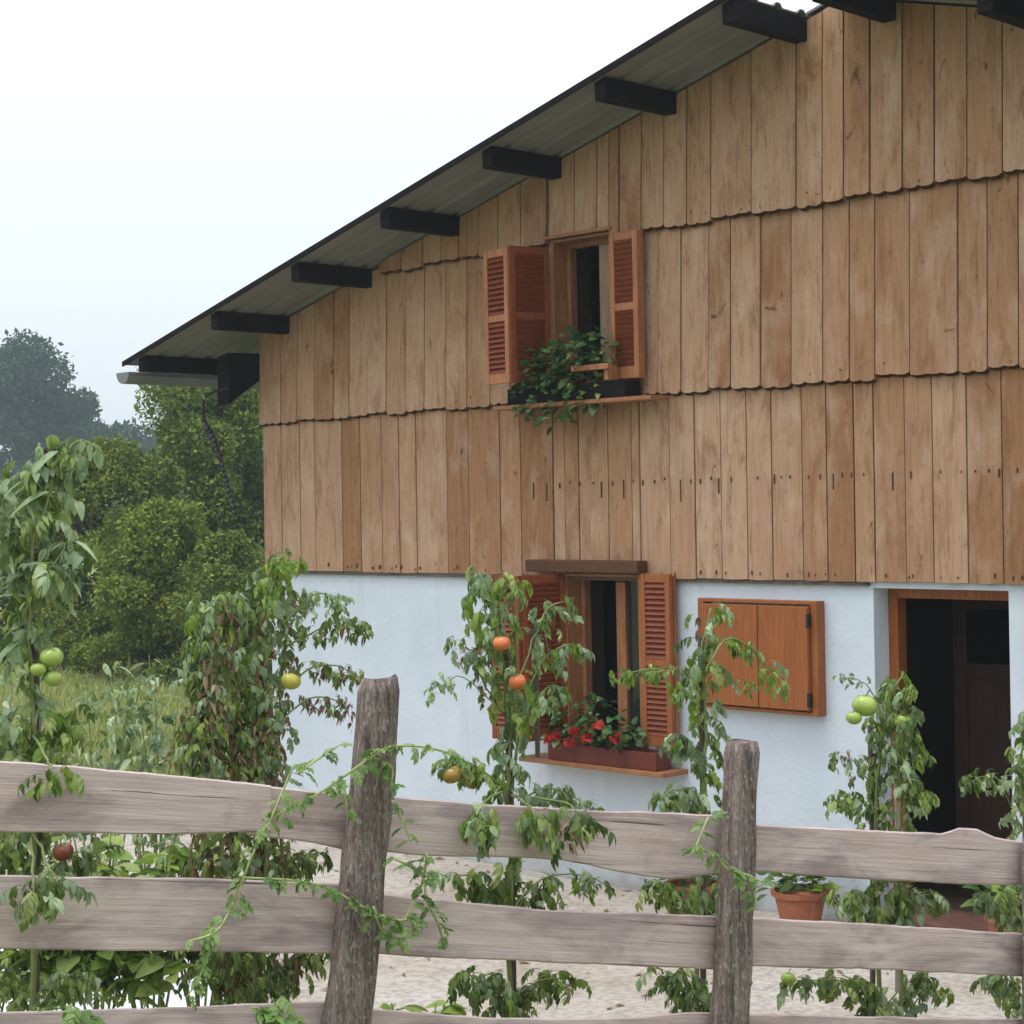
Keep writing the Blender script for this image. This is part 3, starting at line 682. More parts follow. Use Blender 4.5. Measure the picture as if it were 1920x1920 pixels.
# ------------------------------------------------------------------ leaves
def leaflet(mb, base, d, up, L, wd, curl, fold, teeth):
    d = d.normalized(); side = d.cross(up).normalized(); up = side.cross(d)
    prof = [(0, .12), (.18, .8), (.42, 1.0), (.68, .72), (.87, .36), (1, 0)]
    mid, le, ri = [], [], []
    for i, (t_, w_) in enumerate(prof):
        c = base+d*(L*t_)+up*(-curl*L*t_*t_)
        k = w_*(1+teeth*(rnd.random()-.5))
        mid.append(c); le.append(c+side*(wd*L*.5*k)+up*(fold*L*.5*k*wd)); ri.append(c-side*(wd*L*.5*k)+up*(fold*L*.5*k*wd))
    o = len(mb.v); n = len(prof)
    for i in range(n): mb.v += [tuple(le[i]), tuple(mid[i]), tuple(ri[i])]
    for i in range(n-1):
        a = o+i*3
        if i < n-2: mb.f += [(a, a+1, a+4, a+3), (a+1, a+2, a+5, a+4)]
        else: mb.f += [(a, a+1, a+4), (a+1, a+2, a+4)]
def compound_mesh(name, mat, droop, pairs, wd, limp, curl):
    """pinnate leaf of unit length along +x"""
    mb = MB(); K = 7; pts = []
    p = Vector((0, 0, 0)); a = .25
    for i in range(K+1):
        pts.append(p.copy()); p = p+Vector((math.cos(a), 0, math.sin(a)))*(.72/K); a -= droop/K*(1.2)
    mb.tube(pts, [.012-.001*i for i in range(K+1)], 4)
    for j in range(pairs):
        t_ = (.32+.62*j/max(1, pairs-1))*K if pairs > 1 else K*.6
        i = min(K-1, int(t_)); b = pts[i].lerp(pts[i+1], t_-i); tg = (pts[i+1]-pts[i]).normalized()
        for s in (-1, 1):
            d = tg*rnd.uniform(.3, .8)+Vector((0, s, 0))*rnd.uniform(.7, 1)+Vector((0, 0, -limp*rnd.uniform(.4, 1.2)))
            leaflet(mb, b, d, Vector((0, 0, 1))+tg*.2+Vector((rnd.uniform(-.3, .3), rnd.uniform(-.3, .3), 0)), rnd.uniform(.26, .40), wd*rnd.uniform(.8, 1.15), curl*rnd.uniform(.3, 1.3), rnd.uniform(-.1, .5), .5)
    tg = (pts[-1]-pts[-2]).normalized()
    leaflet(mb, pts[-1], tg+Vector((0, rnd.uniform(-.3, .3), 0)), Vector((.3, 0, 1)), rnd.uniform(.34, .46), wd, curl, rnd.uniform(0, .4), .5)
    return mb.mesh(name, M[mat], True)
LEAF = {}
for mat in ('leaf_green', 'leaf_pale', 'leaf_lime'):
    LEAF[mat] = [compound_mesh('tomato_leaf', mat, rnd.uniform(.9, 2.6), rnd.choice((3, 3, 4)), rnd.uniform(.38, .66), rnd.uniform(.5, 1.9), rnd.uniform(.2, .8)) for _ in range(8)]
LEAF['leaf_brown'] = [compound_mesh('withered_leaf', 'leaf_brown', rnd.uniform(2.2, 3.2), 2, rnd.uniform(.3, .48), rnd.uniform(1, 2), rnd.uniform(.5, .9)) for _ in range(5)]
LEAF['vine'] = [compound_mesh('vine_leaf', 'vine', rnd.uniform(.2, 1.6), rnd.choice((4, 5)), rnd.uniform(.5, .7), rnd.uniform(0, .4), .15) for _ in range(6)]
def simple_leaf(mat, wd, curl):
    mb = MB(); leaflet(mb, Vector((0, 0, 0)), Vector((1, 0, .1)), Vector((0, 0, 1)), 1.0, wd, curl, rnd.uniform(.1, .4), .12); return mb.mesh('leaf', M[mat], True)
LEAF['broad_green'] = [simple_leaf('leaf_green', rnd.uniform(.5, .75), rnd.uniform(.1, .6)) for _ in range(4)]
LEAF['broad_pale'] = [simple_leaf('leaf_pale', rnd.uniform(.16, .26), rnd.uniform(.3, .9)) for _ in range(5)]
LEAF['broad_dark'] = [simple_leaf('leaf_dark', rnd.uniform(.6, .9), rnd.uniform(.1, .5)) for _ in range(4)]
LEAF['broad_lime'] = [simple_leaf('leaf_lime', rnd.uniform(.45, .7), rnd.uniform(.1, .5)) for _ in range(4)]
def place_leaf(plant, me, pos, d, size, roll=0.0):
    d = Vector(d); d.z *= .6; d.normalize()
    y = Vector((0, 0, 1)).cross(d)
    if y.length < .01: y = Vector((0, 1, 0))
    y.normalize(); z = d.cross(y)
    m_ = Matrix((d, y, z)).transposed().to_4x4() @ Matrix.Rotation(roll, 4, 'X') @ Matrix.Scale(size, 4)
    m_.translation = pos
    return link('leaf', me, plant, m_)
def pick(mix):
    r = rnd.random()*sum(v for v in mix.values())
    for k, v in mix.items():
        r -= v
        if r <= 0: return k
    return k
def poly_at(pts, t_):
    t_ = t_*(len(pts)-1); i = min(len(pts)-2, int(t_)); return pts[i].lerp(pts[i+1], t_-i), (pts[i+1]-pts[i]).normalized()
def smooth_path(px, fn, sub=4):
    pts = [fn(*p) for p in px]; outp = []
    for i in range(len(pts)-1):
        p0 = pts[max(0, i-1)]; p1, p2 = pts[i], pts[i+1]; p3 = pts[min(len(pts)-1, i+2)]
        for k in range(sub):
            t_ = k/sub
            outp.append(.5*((2*p1)+(p2-p0)*t_+(2*p0-5*p1+4*p2-p3)*t_*t_+(3*p1-p0-3*p2+p3)*t_**3))
    outp.append(pts[-1]); return outp
def tomato_fruit(plant, c, r, mat):
    mb = MB(); nu, nv = 16, 10; ph = rnd.random()*6
    for j in range(nv+1):
        v = math.pi*j/nv
        for i in range(nu):
            u = 2*math.pi*i/nu; rr = r*math.sin(v)*(1+.045*math.cos(5*u+ph)*math.sin(v)); z = r*.84*math.cos(v)
            if j < 2: z -= r*.07*(2-j)
            mb.v.append((rr*math.cos(u), rr*math.sin(u), z))
    for j in range(nv):
        for i in range(nu): mb.f.append((j*nu+i, (j+1)*nu+i, (j+1)*nu+(i+1) % nu, j*nu+(i+1) % nu))
    o = link('tomato', mb.mesh('tomato', M[mat], True), plant, Matrix.Translation(c) @ Matrix.Rotation(rnd.uniform(-.4, .4), 4, 'X'))
    cb = MB()
    for k in range(5):
        an = 2*math.pi*k/5; leaflet(cb, Vector((0, 0, r*.76)), Vector((math.cos(an), math.sin(an), .15)), Vector((0, 0, 1)), r*.8, .3, .4, .1, 0)
    cb.tube([(0, 0, r*.74), (0, 0, r*1.0), (r*.2, 0, r*1.35)], r*.07, 5)
    link('calyx', cb.mesh('calyx', M['stem']), o)
def plant_base(px_x, off):
    b = F(px_x, 1800, off); b.z = ground_h(b.x, b.y); return b
LOW = lambda x, a, b: [([(x, 1900), (x+a*.5, 1850), (x+a, 1825)], 9, (.13, .2), {'leaf_green': 6, 'leaf_pale': 1}, .0, .005), ([(x, 1900), (x+b*.5, 1850), (x+b, 1820)], 9, (.13, .2), {'leaf_green': 6, 'leaf_pale': 1}, .0, .005), ([(x, 1760), (x+a*.4, 1690), (x+a*.6, 1670)], 9, (.13, .2), {'leaf_green': 6, 'leaf_pale': 1}, .0, .005), ([(x, 1760), (x+b*.4, 1680), (x+b*.7, 1660)], 9, (.13, .2), {'leaf_green': 6, 'leaf_pale': 1}, .0, .005)]
def tomato_plant(label, basex, off, branches, fruits=(), stakes=(), group='tomato plants behind the fence', lscale=.70, lcount=2.5):
    """branches: (pixel path from root/upwards, leaf count, (min,max) leaf length m, mix, t0)"""
    base = plant_base(basex, off)
    pl = thing('tomato_plant', label, 'tomato plant', base, group)
    st = MB()
    for bi, (px, nleaf, (l0, l1), mix, t0, rad) in enumerate(branches+LOW(basex, -75, 85)):
        joff = rnd.uniform(-.12, .12) if bi else 0
        pts = smooth_path(px, lambda x, y, q=None: F(x, y, off+joff if q is None else q))
        if px[0][1] > 1780: pts = [Vector((pts[0].x+rnd.uniform(-.02, .02), pts[0].y, ground_h(pts[0].x, pts[0].y)-.03))]+pts
        k = len(pts)
        pts = [p+Vector((rnd.uniform(-1, 1), rnd.uniform(-1, 1), 0))*.006 for p in pts]
        st.tube(pts, [rad*(1-.65*i/k) for i in range(k)], 6)
        nleaf = int(nleaf*lcount)
        for i in range(nleaf):
            t_ = t0+(1-t0)*((i+rnd.random())/nleaf)
            p, tg = poly_at(pts, min(.999, t_))
            an = rnd.uniform(0, 2*math.pi)
            d = RH*math.cos(an)+FH*math.sin(an)*.8+Vector((0, 0, rnd.uniform(-.55, .35)))
            mt = pick(mix)
            place_leaf(pl, rnd.choice(LEAF[mt]), p+Vector((rnd.uniform(-1, 1), rnd.uniform(-1, 1), rnd.uniform(-.5, .5)))*.045, d, rnd.uniform(l0, l1)*lscale, rnd.uniform(-.6, .6))
    st.build('stem', M['stem'], pl, smooth=True)
    for (x0, y0, x1, y1, r, mm) in stakes:
        a, b = F(x0, y0, off+.04), F(x1, y1, off+.04); a2 = a+(a-b)*0; 
        b.z = b.z
        MB().tube([a, a.lerp(b, .5)+Vector((.006, .004, 0)), b], [r*.9, r, r], 7).build('stake', M[mm], pl)
    for (x, y, rpx, mt) in fruits:
        c = F(x, y, off-.10); sc = (c-CAM).dot(FH)/FPX
        tomato_fruit(pl, c, rpx*sc, mt)
    return pl
G = {'leaf_green': 6, 'leaf_pale': 4, 'leaf_lime': 2, 'leaf_brown': .4}
GP = {'leaf_green': 3, 'leaf_pale': 6, 'leaf_lime': 1}
PT = {'broad_pale': 4, 'leaf_pale': 5, 'leaf_green': 3}
GL = {'leaf_green': 5, 'leaf_lime': 4, 'leaf_pale': 1}
GB = {'leaf_green': 3, 'leaf_brown': 7, 'leaf_pale': 3, 'leaf_lime': 1}
BR = {'leaf_brown': 7, 'leaf_green': 2}
tomato_plant('tall tomato plant at the left edge with pale drooping top leaves', 60, .45, [
    ([(62, 1880), (60, 1600), (66, 1400), (58, 1200), (62, 1000), (75, 830)], 34, (.16, .27), G, .25, .012),
    ([(58, 1240), (30, 1120), (10, 980), (0, 900)], 14, (.22, .34), PT, .1, .007),
    ([(62, 1020), (90, 930), (110, 860), (130, 820)], 12, (.2, .32), PT, .2, .005),
    ([(60, 1100), (100, 1060), (130, 1010)], 9, (.2, .3), PT, .2, .005),
    ([(60, 1450), (10, 1380), (-40, 1330)], 12, (.16, .25), G, .1, .006),
    ([(62, 1420), (110, 1370), (140, 1330)], 12, (.14, .22), GL, .1, .006),
    ([(62, 1650), (20, 1600), (-30, 1580)], 10, (.16, .25), G, .1, .006),
    ([(62, 1680), (110, 1620), (150, 1600)], 10, (.16, .25), G, .1, .006),
    ([(62, 1860), (130, 1830), (190, 1840)], 9, (.14, .22), GP, .1, .006),
    ([(60, 1560, .45), (60, 1625, .1), (62, 1650, -.12), (64, 1690, -.13)], 7, (.18, .24), {'leaf_green': 3, 'leaf_pale': 4}, .6, .006),
    ([(62, 1560, .45), (90, 1622, .1), (105, 1645, -.12), (110, 1670, -.13)], 5, (.16, .22), {'leaf_green': 3, 'leaf_pale': 4}, .6, .005),
    ([(62, 1380, .45), (90, 1425, 0), (98, 1440, -.12), (98, 1460, -.12)], 4, (.16, .2), {'leaf_lime': 3, 'leaf_green': 4}, .7, .005)],
    fruits=[(97, 1232, 22, 'tom_green'), (101, 1272, 18, 'tom_green'), (118, 1597, 20, 'tom_red'), (72, 1255, 15, 'tom_green')],
    stakes=[(66, 1860, 64, 1190, .016, 'stake'), (70, 1390, 69, 1310, .012, 'pale')], lscale=.54, lcount=2.7)
tomato_plant('bushy tomato plant with many withered brown leaves left of the leaning post', 470, .55, [
    ([(470, 1880), (480, 1600), (475, 1400), (490, 1200), (510, 1045)], 44, (.14, .24), G, .1, .012),
    ([(430, 1880), (420, 1650), (400, 1420), (400, 1250), (430, 1110)], 44, (.14, .24), GB, .1, .010),
    ([(540, 1880), (530, 1650), (520, 1450), (530, 1250), (545, 1100)], 40, (.14, .22), GB, .1, .010),
    ([(400, 1650), (370, 1500), (355, 1380), (370, 1300)], 26, (.14, .22), BR, .0, .007), ([(440, 1700), (430, 1500), (440, 1350), (450, 1250)], 40, (.12, .2), GB, .0, .007), ([(500, 1700), (495, 1500), (500, 1400), (505, 1300)], 36, (.12, .2), GB, .0, .007), ([(390, 1500), (375, 1350), (380, 1200), (395, 1130)], 26, (.12, .2), G, .0, .006),
    ([(500, 1120), (530, 1070), (545, 1040)], 10, (.10, .16), {'leaf_lime': 6, 'leaf_green': 2}, .1, .004),
    ([(430, 1130), (410, 1120), (385, 1140)], 8, (.12, .2), GP, .1, .004),
    ([(530, 1170), (580, 1120), (610, 1115), (640, 1150)], 10, (.09, .15), GP, .2, .004),
    ([(540, 1210), (600, 1180), (650, 1160), (668, 1175)], 9, (.12, .18), {'leaf_green': 5, 'leaf_brown': 2}, .3, .004),
    ([(545, 1280), (590, 1250), (640, 1250), (665, 1270)], 8, (.12, .17), {'leaf_brown': 4, 'leaf_green': 3}, .3, .004),
    ([(540, 1340), (580, 1310), (620, 1310), (648, 1330)], 8, (.11, .16), BR, .3, .004),
    ([(470, 1850), (430, 1790), (390, 1770)], 16, (.14, .22), {'leaf_green': 5, 'leaf_brown': 1}, .0, .007),
    ([(500, 1850), (550, 1800), (590, 1780)], 16, (.14, .22), {'leaf_green': 5, 'leaf_brown': 1}, .0, .007),
    ([(480, 1700), (540, 1620), (580, 1600)], 16, (.14, .22), {'leaf_green': 4, 'leaf_brown': 3}, .0, .007)],
    fruits=[(545, 1277, 19, 'tom_yellow')], stakes=[(440, 1880, 436, 1180, .014, 'stake'), (485, 1880, 488, 1240, .014, 'stake')], lscale=.54, lcount=3.4)
tomato_plant('tomato plant with orange fruit tied to a stake before the lower window', 950, .5, [
    ([(955, 1880), (958, 1700), (950, 1500), (955, 1350), (935, 1200), (915, 1090)], 40, (.12, .22), G, .2, .011),
    ([(958, 1500), (970, 1380), (968, 1250), (960, 1120), (945, 1080)], 18, (.10, .17), {'leaf_lime': 3, 'leaf_green': 4, 'leaf_brown': 1}, .2, .007),
    ([(940, 1230), (915, 1160), (905, 1100), (910, 1065)], 9, (.09, .16), GP, .2, .004),
    ([(945, 1340), (900, 1270), (880, 1220), (870, 1200)], 9, (.10, .16), {'leaf_green': 4, 'leaf_pale': 2, 'leaf_brown': 2}, .2, .004),
    ([(935, 1330), (870, 1270), (835, 1280), (822, 1300)], 5, (.07, .11), GP, .5, .003),
    ([(965, 1300), (1000, 1200), (1030, 1140), (1060, 1128)], 9, (.10, .16), {'leaf_pale': 3, 'leaf_green': 3, 'leaf_brown': 1}, .2, .004),
    ([(965, 1350), (1010, 1250), (1060, 1210), (1095, 1215)], 8, (.09, .15), {'leaf_pale': 3, 'leaf_lime': 2}, .3, .004),
    ([(965, 1420), (1000, 1330), (1025, 1290), (1060, 1290)], 8, (.10, .15), G, .2, .004),
    ([(950, 1480), (880, 1430), (845, 1430)], 12, (.10, .16), GL, .1, .005),
    ([(955, 1540), (1010, 1480), (1070, 1490), (1110, 1520)], 16, (.11, .18), GP, .1, .005),
    ([(955, 1560), (900, 1520), (890, 1530)], 8, (.12, .19), G, .1, .005),
    ([(955, 1480, .5), (910, 1500, .05), (900, 1525, -.1), (905, 1560, -.1)], 7, (.13, .19), G, .5, .005), ([(955, 1490, .5), (985, 1505, .05), (1000, 1530, -.1), (1005, 1570, -.1)], 7, (.13, .19), G, .5, .005), ([(955, 1490, .5), (1060, 1505, .05), (1075, 1530, -.1), (1080, 1570, -.1)], 7, (.13, .19), {'leaf_green': 4, 'leaf_brown': 1}, .5, .005),
    ([(955, 1720), (900, 1650), (860, 1640)], 11, (.12, .19), G, .1, .005), ([(955, 1720), (1010, 1650), (1090, 1640), (1140, 1660)], 10, (.10, .15), G, .2, .004),
    ([(955, 1880), (930, 1830), (900, 1830)], 10, (.12, .19), G, .1, .005), ([(955, 1880), (1010, 1840), (1080, 1835)], 9, (.12, .18), G, .1, .005)],
    fruits=[(940, 1206, 17, 'tom_orange'), (970, 1278, 17, 'tom_orange'), (846, 1452, 20, 'tom_amber'), (884, 1466, 16, 'tom_amber')],
    stakes=[(963, 1880, 948, 1225, .013, 'stake'), (1008, 1420, 998, 1180, .011, 'stake')])
tomato_plant('slender tomato plant in front of the closed box shutter', 1310, .5, [
    ([(1305, 1880), (1310, 1700), (1318, 1500), (1325, 1350), (1318, 1230), (1335, 1140)], 30, (.11, .20), G, .2, .011),
    ([(1320, 1260), (1360, 1200), (1400, 1210), (1440, 1250), (1470, 1285)], 13, (.10, .15), GL, .15, .005),
    ([(1318, 1290), (1360, 1275), (1410, 1285)], 5, (.07, .11), GL, .3, .003),
    ([(1320, 1300), (1270, 1255), (1220, 1255), (1160, 1265)], 10, (.10, .15), GL, .3, .005),
    ([(1320, 1370), (1290, 1300), (1265, 1290)], 7, (.10, .15), GL, .1, .004),
    ([(1318, 1450), (1280, 1390), (1270, 1380)], 9, (.11, .18), GP, .1, .005),
    ([(1316, 1520), (1270, 1480), (1235, 1500)], 12, (.12, .19), {'leaf_pale': 4, 'leaf_green': 5}, .1, .005),
    ([(1310, 1720), (1250, 1660), (1210, 1660)], 8, (.11, .17), G, .3, .005),
    ([(1306, 1880), (1280, 1830), (1270, 1820)], 9, (.12, .19), G, .1, .005)],
    stakes=[(1318, 1880, 1314, 1195, .014, 'stake')])
tomato_plant('tomato plant with large green fruit before the open doorway', 1650, .5, [
    ([(1650, 1880), (1645, 1700), (1640, 1550), (1650, 1420), (1665, 1330), (1690, 1265)], 40, (.11, .19), GL, .2, .011),
    ([(1690, 1880), (1690, 1700), (1695, 1500), (1690, 1380), (1700, 1290)], 34, (.11, .18), G, .2, .009),
    ([(1655, 1340), (1630, 1290), (1600, 1272), (1580, 1275)], 4, (.05, .08), GP, .5, .003),
    ([(1645, 1480), (1600, 1430), (1590, 1420)], 7, (.09, .15), {'leaf_pale': 3, 'leaf_brown': 2, 'leaf_green': 3}, .2, .004),
    ([(1645, 1530), (1600, 1490), (1585, 1500)], 8, (.10, .16), GL, .2, .004),
    ([(1690, 1400), (1715, 1400), (1725, 1420)], 7, (.10, .16), GL, .2, .004),
    ([(1690, 1490), (1715, 1470), (1725, 1490)], 8, (.11, .17), GL, .2, .004),
    ([(1650, 1740), (1600, 1680), (1590, 1680)], 10, (.12, .18), G, .1, .005), ([(1690, 1740), (1730, 1680), (1750, 1690)], 9, (.12, .18), G, .1, .005),
    ([(1650, 1880), (1590, 1840), (1480, 1840)], 18, (.12, .18), G, .1, .005), ([(1690, 1880), (1740, 1850), (1755, 1840)], 8, (.12, .18), G, .1, .005)],
    fruits=[(1622, 1323, 24, 'tom_green'), (1601, 1346, 15, 'tom_green'), (1694, 1352, 18, 'tom_green'), (1478, 1835, 14, 'tom_green')],
    stakes=[(1636, 1880, 1632, 1360, .013, 'stake'), (1682, 1860, 1680, 1390, .011, 'pale')])
tomato_plant('tomato plant half cut off by the right edge of the doorway', 1925, .5, [
    ([(1925, 1880), (1925, 1700), (1920, 1550), (1915, 1430), (1925, 1330)], 34, (.12, .19), {'leaf_pale': 5, 'leaf_green': 5}, .2, .011),
    ([(1918, 1560), (1870, 1460), (1845, 1455), (1815, 1470)], 6, (.11, .16), G, .5, .004),
    ([(1925, 1740), (1880, 1690), (1870, 1690)], 10, (.12, .18), G, .1, .005), ([(1925, 1880), (1885, 1830), (1870, 1840)], 10, (.12, .18), G, .1, .005),
    ([(1925, 1500), (1960, 1450), (1990, 1440)], 8, (.12, .18), G, .1, .005)],
    stakes=[(1930, 1880, 1930, 1350, .013, 'stake')])

# ------------------------------------------------------------------ vines on the fence
def vine(label, paths, lmin=.04, lmax=.07, dens=26, off=-.2):
    p0 = F(*paths[0][0], off); v = thing('climbing_vine', label, 'vine', p0, 'young vines winding over the fence')
    st = MB()
    for px in paths:
        pts = smooth_path([(x, y) for x, y in px], lambda x, y: F(x, y, off+rnd.uniform(-.02, .02)), 5)
        st.tube(pts, [.0042]*(len(pts)-3)+[.003, .002, .001], 5)
        L = sum((b-a).length for a, b in zip(pts[:-1], pts[1:]))
        for i in range(int(L*dens)):
            p, tg = poly_at(pts, (i+.5)/int(L*dens)*.999)
            an = rnd.uniform(0, 6.28); d = RH*math.cos(an)-FH*abs(math.sin(an))*.6+Vector((0, 0, rnd.uniform(-.7, .4)))
            place_leaf(v, rnd.choice(LEAF['vine']), p, d, rnd.uniform(lmin, lmax), rnd.uniform(-.8, .8))
    st.build('stem', M['vstem'], v, smooth=True)
vine('pale straight vine shoot crossing the left fence rails', [[(440, 1690), (470, 1610), (510, 1530), (552, 1430)], [(450, 1660), (430, 1710), (400, 1750), (350, 1765)], [(400, 1750), (380, 1820), (350, 1870)], [(500, 1545), (540, 1515), (520, 1540)]], dens=40)
vine('vine wound round the top half of the leaning left post', [[(560, 1510), (610, 1480), (660, 1445), (720, 1405), (770, 1398), (830, 1408), (860, 1425)], [(560, 1450), (600, 1420), (640, 1395)], [(640, 1470), (648, 1500), (650, 1520)], [(735, 1500), (755, 1540), (770, 1580)], [(700, 1420), (735, 1440), (730, 1480)]], dens=48)
vine('vine crossing the foot of the leaning left post', [[(450, 1645), (560, 1652), (620, 1668), (680, 1700), (740, 1725), (780, 1720)], [(740, 1610), (790, 1640), (800, 1690), (820, 1730), (835, 1780)], [(700, 1700), (720, 1750), (760, 1760)], [(800, 1600), (790, 1660), (740, 1760)]], dens=50)
vine('vine at the second fence post from the left', [[(1300, 1590), (1335, 1600), (1365, 1630), (1400, 1640), (1440, 1660)], [(1400, 1640), (1415, 1680), (1420, 1700)], [(1300, 1600), (1320, 1550), (1330, 1530)]], dens=48)
vine('leafy vine clump below the lowest rail at left', [[(540, 1990), (530, 1920), (510, 1870)], [(540, 1980), (490, 1900), (470, 1890)], [(130, 1990), (120, 1910), (135, 1880)]], .07, .12, 40)

# ------------------------------------------------------------------ potted plants and window boxes
def pot(label, cx, cy, Y, wpx, hpx):
    p = W(cx, cy, Y); sc = (p-CAM).dot(FH)/FPX; r = wpx*sc/2; h = max(.28, hpx*sc)
    base = Vector((p.x, p.y, -.108 if p.x < -7.6 else .006 if p.x > -6 else -.11+.114*(p.x+7.6)/1.6)); t_ = thing('potted_plant', label, 'potted plant', base, 'potted plants along the house wall')
    top = p.z-base.z
    mb = MB(); n = 20; prof = [(r*.66, .0), (r*.92, top*.86), (r*1.04, top*.86+.001), (r*1.06, top), (r*.93, top), (r*.9, top-.03)]
    for rr, z in prof: mb.v += [(base.x+rr*math.cos(2*math.pi*k/n), base.y+rr*math.sin(2*math.pi*k/n), base.z+z) for k in range(n)]
    mb.f = [(i*n+k, i*n+(k+1) % n, (i+1)*n+(k+1) % n, (i+1)*n+k) for i in range(len(prof)-1) for k in range(n)]+[tuple(range(n-1, -1, -1)), tuple((len(prof)-1)*n+k for k in range(n))]
    mb.build('pot', M['terracotta'], t_, smooth=False)
    for i in range(110):
        an = rnd.uniform(0, 6.28); d = Vector((math.cos(an), math.sin(an), rnd.uniform(-.3, 1.2)))
        place_leaf(t_, rnd.choice(LEAF['broad_green' if rnd.random() < .4 else 'broad_dark' if rnd.random() < .6 else 'broad_lime']), Vector((base.x, base.y, base.z+top+.03))+d*r*rnd.uniform(.2, 1.3), d, rnd.uniform(.06, .12), rnd.uniform(-.7, .7))
pot('terracotta pot with dark leaves left of the second fence post', 1300, 1655, -.35, 95, 60)
pot('terracotta pot with trailing green plant right of the second fence post', 1500, 1668, -.35, 105, 60)
pot('terracotta pot with green plant beside the door step', 1895, 1715, -.35, 95, 60)
def window_box(label, x0, x1, y0, y1, z0, z1, mat, nleaf, spots, flowers, trail):
    t_ = thing('flower_box', label, 'flower box', ((x0+x1)/2, (y0+y1)/2, z0))
    mb = MB(); e = .018
    mb.box(x0, x1, y0, y0+e, z0, z1); mb.box(x0, x1, y1-e, y1, z0, z1); mb.box(x0, x0+e, y0+e, y1-e, z0, z1); mb.box(x1-e, x1, y0+e, y1-e, z0, z1); mb.box(x0+e, x1-e, y0+e, y1-e, z0+.001, z0+.02)
    mb.build('box', mat, t_, bevel=.004)
    MB().box(x0+e, x1-e, y0+e, y1-e, z0+.021, z1-.02).build('soil', M['soil'], t_)
    for (cx, cz, rx, rz, n, mats) in spots:
        for i in range(int(n*1.35)):
            while True:
                a, b, c = rnd.uniform(-1, 1), rnd.uniform(-1, 1), rnd.uniform(-1, 1)
                if a*a+b*b+c*c < 1: break
            p = Vector((cx+a*rx, (y0+y1)/2-.03+c*.13, cz+b*rz)); d = Vector((a+rnd.uniform(-.6, .6), c-.4, b*.5+rnd.uniform(-.5, .3)))
            place_leaf(t_, rnd.choice(LEAF[pick(mats)]), p, d, rnd.uniform(.04, .085), rnd.uniform(-.9, .9))
    fm = MB()
    for k in range(7):
        an = 2*math.pi*k/7; leaflet(fm, Vector((0, 0, 0)), Vector((math.cos(an), math.sin(an), .4+.3*(k % 2))), Vector((0, 0, 1)), 1, .8, .3, .1, 0)
    fme = fm.mesh('flower', M['petal'])
    for (x, z, s) in flowers:
        for k in range(6):
            p = Vector((x+rnd.uniform(-.03, .03), y0-.03+rnd.uniform(-.03, .02), z+rnd.uniform(-.02, .02)))
            o = place_leaf(t_, fme, p+Vector((0, -.04, .02)), (rnd.uniform(-1, 1), -1, .3), s*1.25, rnd.uniform(0, 3)); o.name = 'flower'
    return t_
uz = UW[2]-.144
window_box('dark window box with trailing green plant under the upper window', UW[0]-.28, UW[1]+.28, -.235, -.075, uz, uz+.115, M['darkwood'], 0,
    [(-9.20, 3.60, .28, .16, 110, {'broad_dark': 6, 'broad_green': 2}), (-8.90, 3.68, .28, .18, 120, {'broad_dark': 6, 'broad_green': 2}), (-8.66, 3.70, .17, .15, 60, {'broad_dark': 6, 'broad_green': 2}), (-9.32, 3.44, .17, .20, 70, {'broad_dark': 4, 'broad_green': 3}), (-9.06, 3.37, .18, .20, 60, {'broad_dark': 5, 'broad_green': 3}), (-8.76, 3.44, .20, .16, 70, {'broad_dark': 5, 'broad_green': 3})], [], [])
window_box('red window box with red geraniums on the lower window sill', LW[0]-.02, LW[1]+.28, -.22, -.06, .791, .915, M['redbox'], 0,
    [(-9.0, 1.02, .22, .15, 60, {'broad_dark': 8, 'broad_green': 1}), (-8.72, 1.08, .24, .17, 75, {'broad_dark': 8, 'broad_green': 1}), (-8.5, 1.0, .16, .12, 35, {'broad_dark': 8, 'broad_green': 1})],
    [(-9.02, .95, .03), (-8.9, .93, .03), (-8.83, 1.0, .03), (-8.62, 1.07, .025), (-8.72, .96, .03), (-9.08, .93, .03), (-8.45, .99, .025)], [])

# ------------------------------------------------------------------ weeds and low vegetables (left, behind the fence)
def leafy_weed(label, base, h, r, n, mats, lmin, lmax):
    t_ = thing('leafy_weed', label, 'weed', base, 'leafy weeds beside the yard')
    st = MB()
    for k in range(7):
        an = 2*math.pi*k/7+rnd.random(); tip = base+Vector((math.cos(an)*r*rnd.uniform(.2, .8), math.sin(an)*r*rnd.uniform(.2, .8), h*rnd.uniform(.7, 1)))
        mid_ = base.lerp(tip, .5)+Vector((rnd.uniform(-.05, .05), rnd.uniform(-.05, .05), .05)); pts = [base, mid_, tip]
        st.tube(pts, [.008, .006, .003], 5)
        for i in range(n//7):
            p, tg = poly_at(pts, rnd.uniform(.15 if h < 1 else .42, 1)*.999); an2 = rnd.uniform(0, 6.28)
            place_leaf(t_, rnd.choice(LEAF[pick(mats)]), p+Vector((rnd.uniform(-1, 1), rnd.uniform(-1, 1), rnd.uniform(-.3, .3)))*r*.25, (math.cos(an2), math.sin(an2), rnd.uniform(-.4, .7)), rnd.uniform(lmin, lmax), rnd.uniform(-.7, .7))
    st.build('stem', M['stem'], t_)
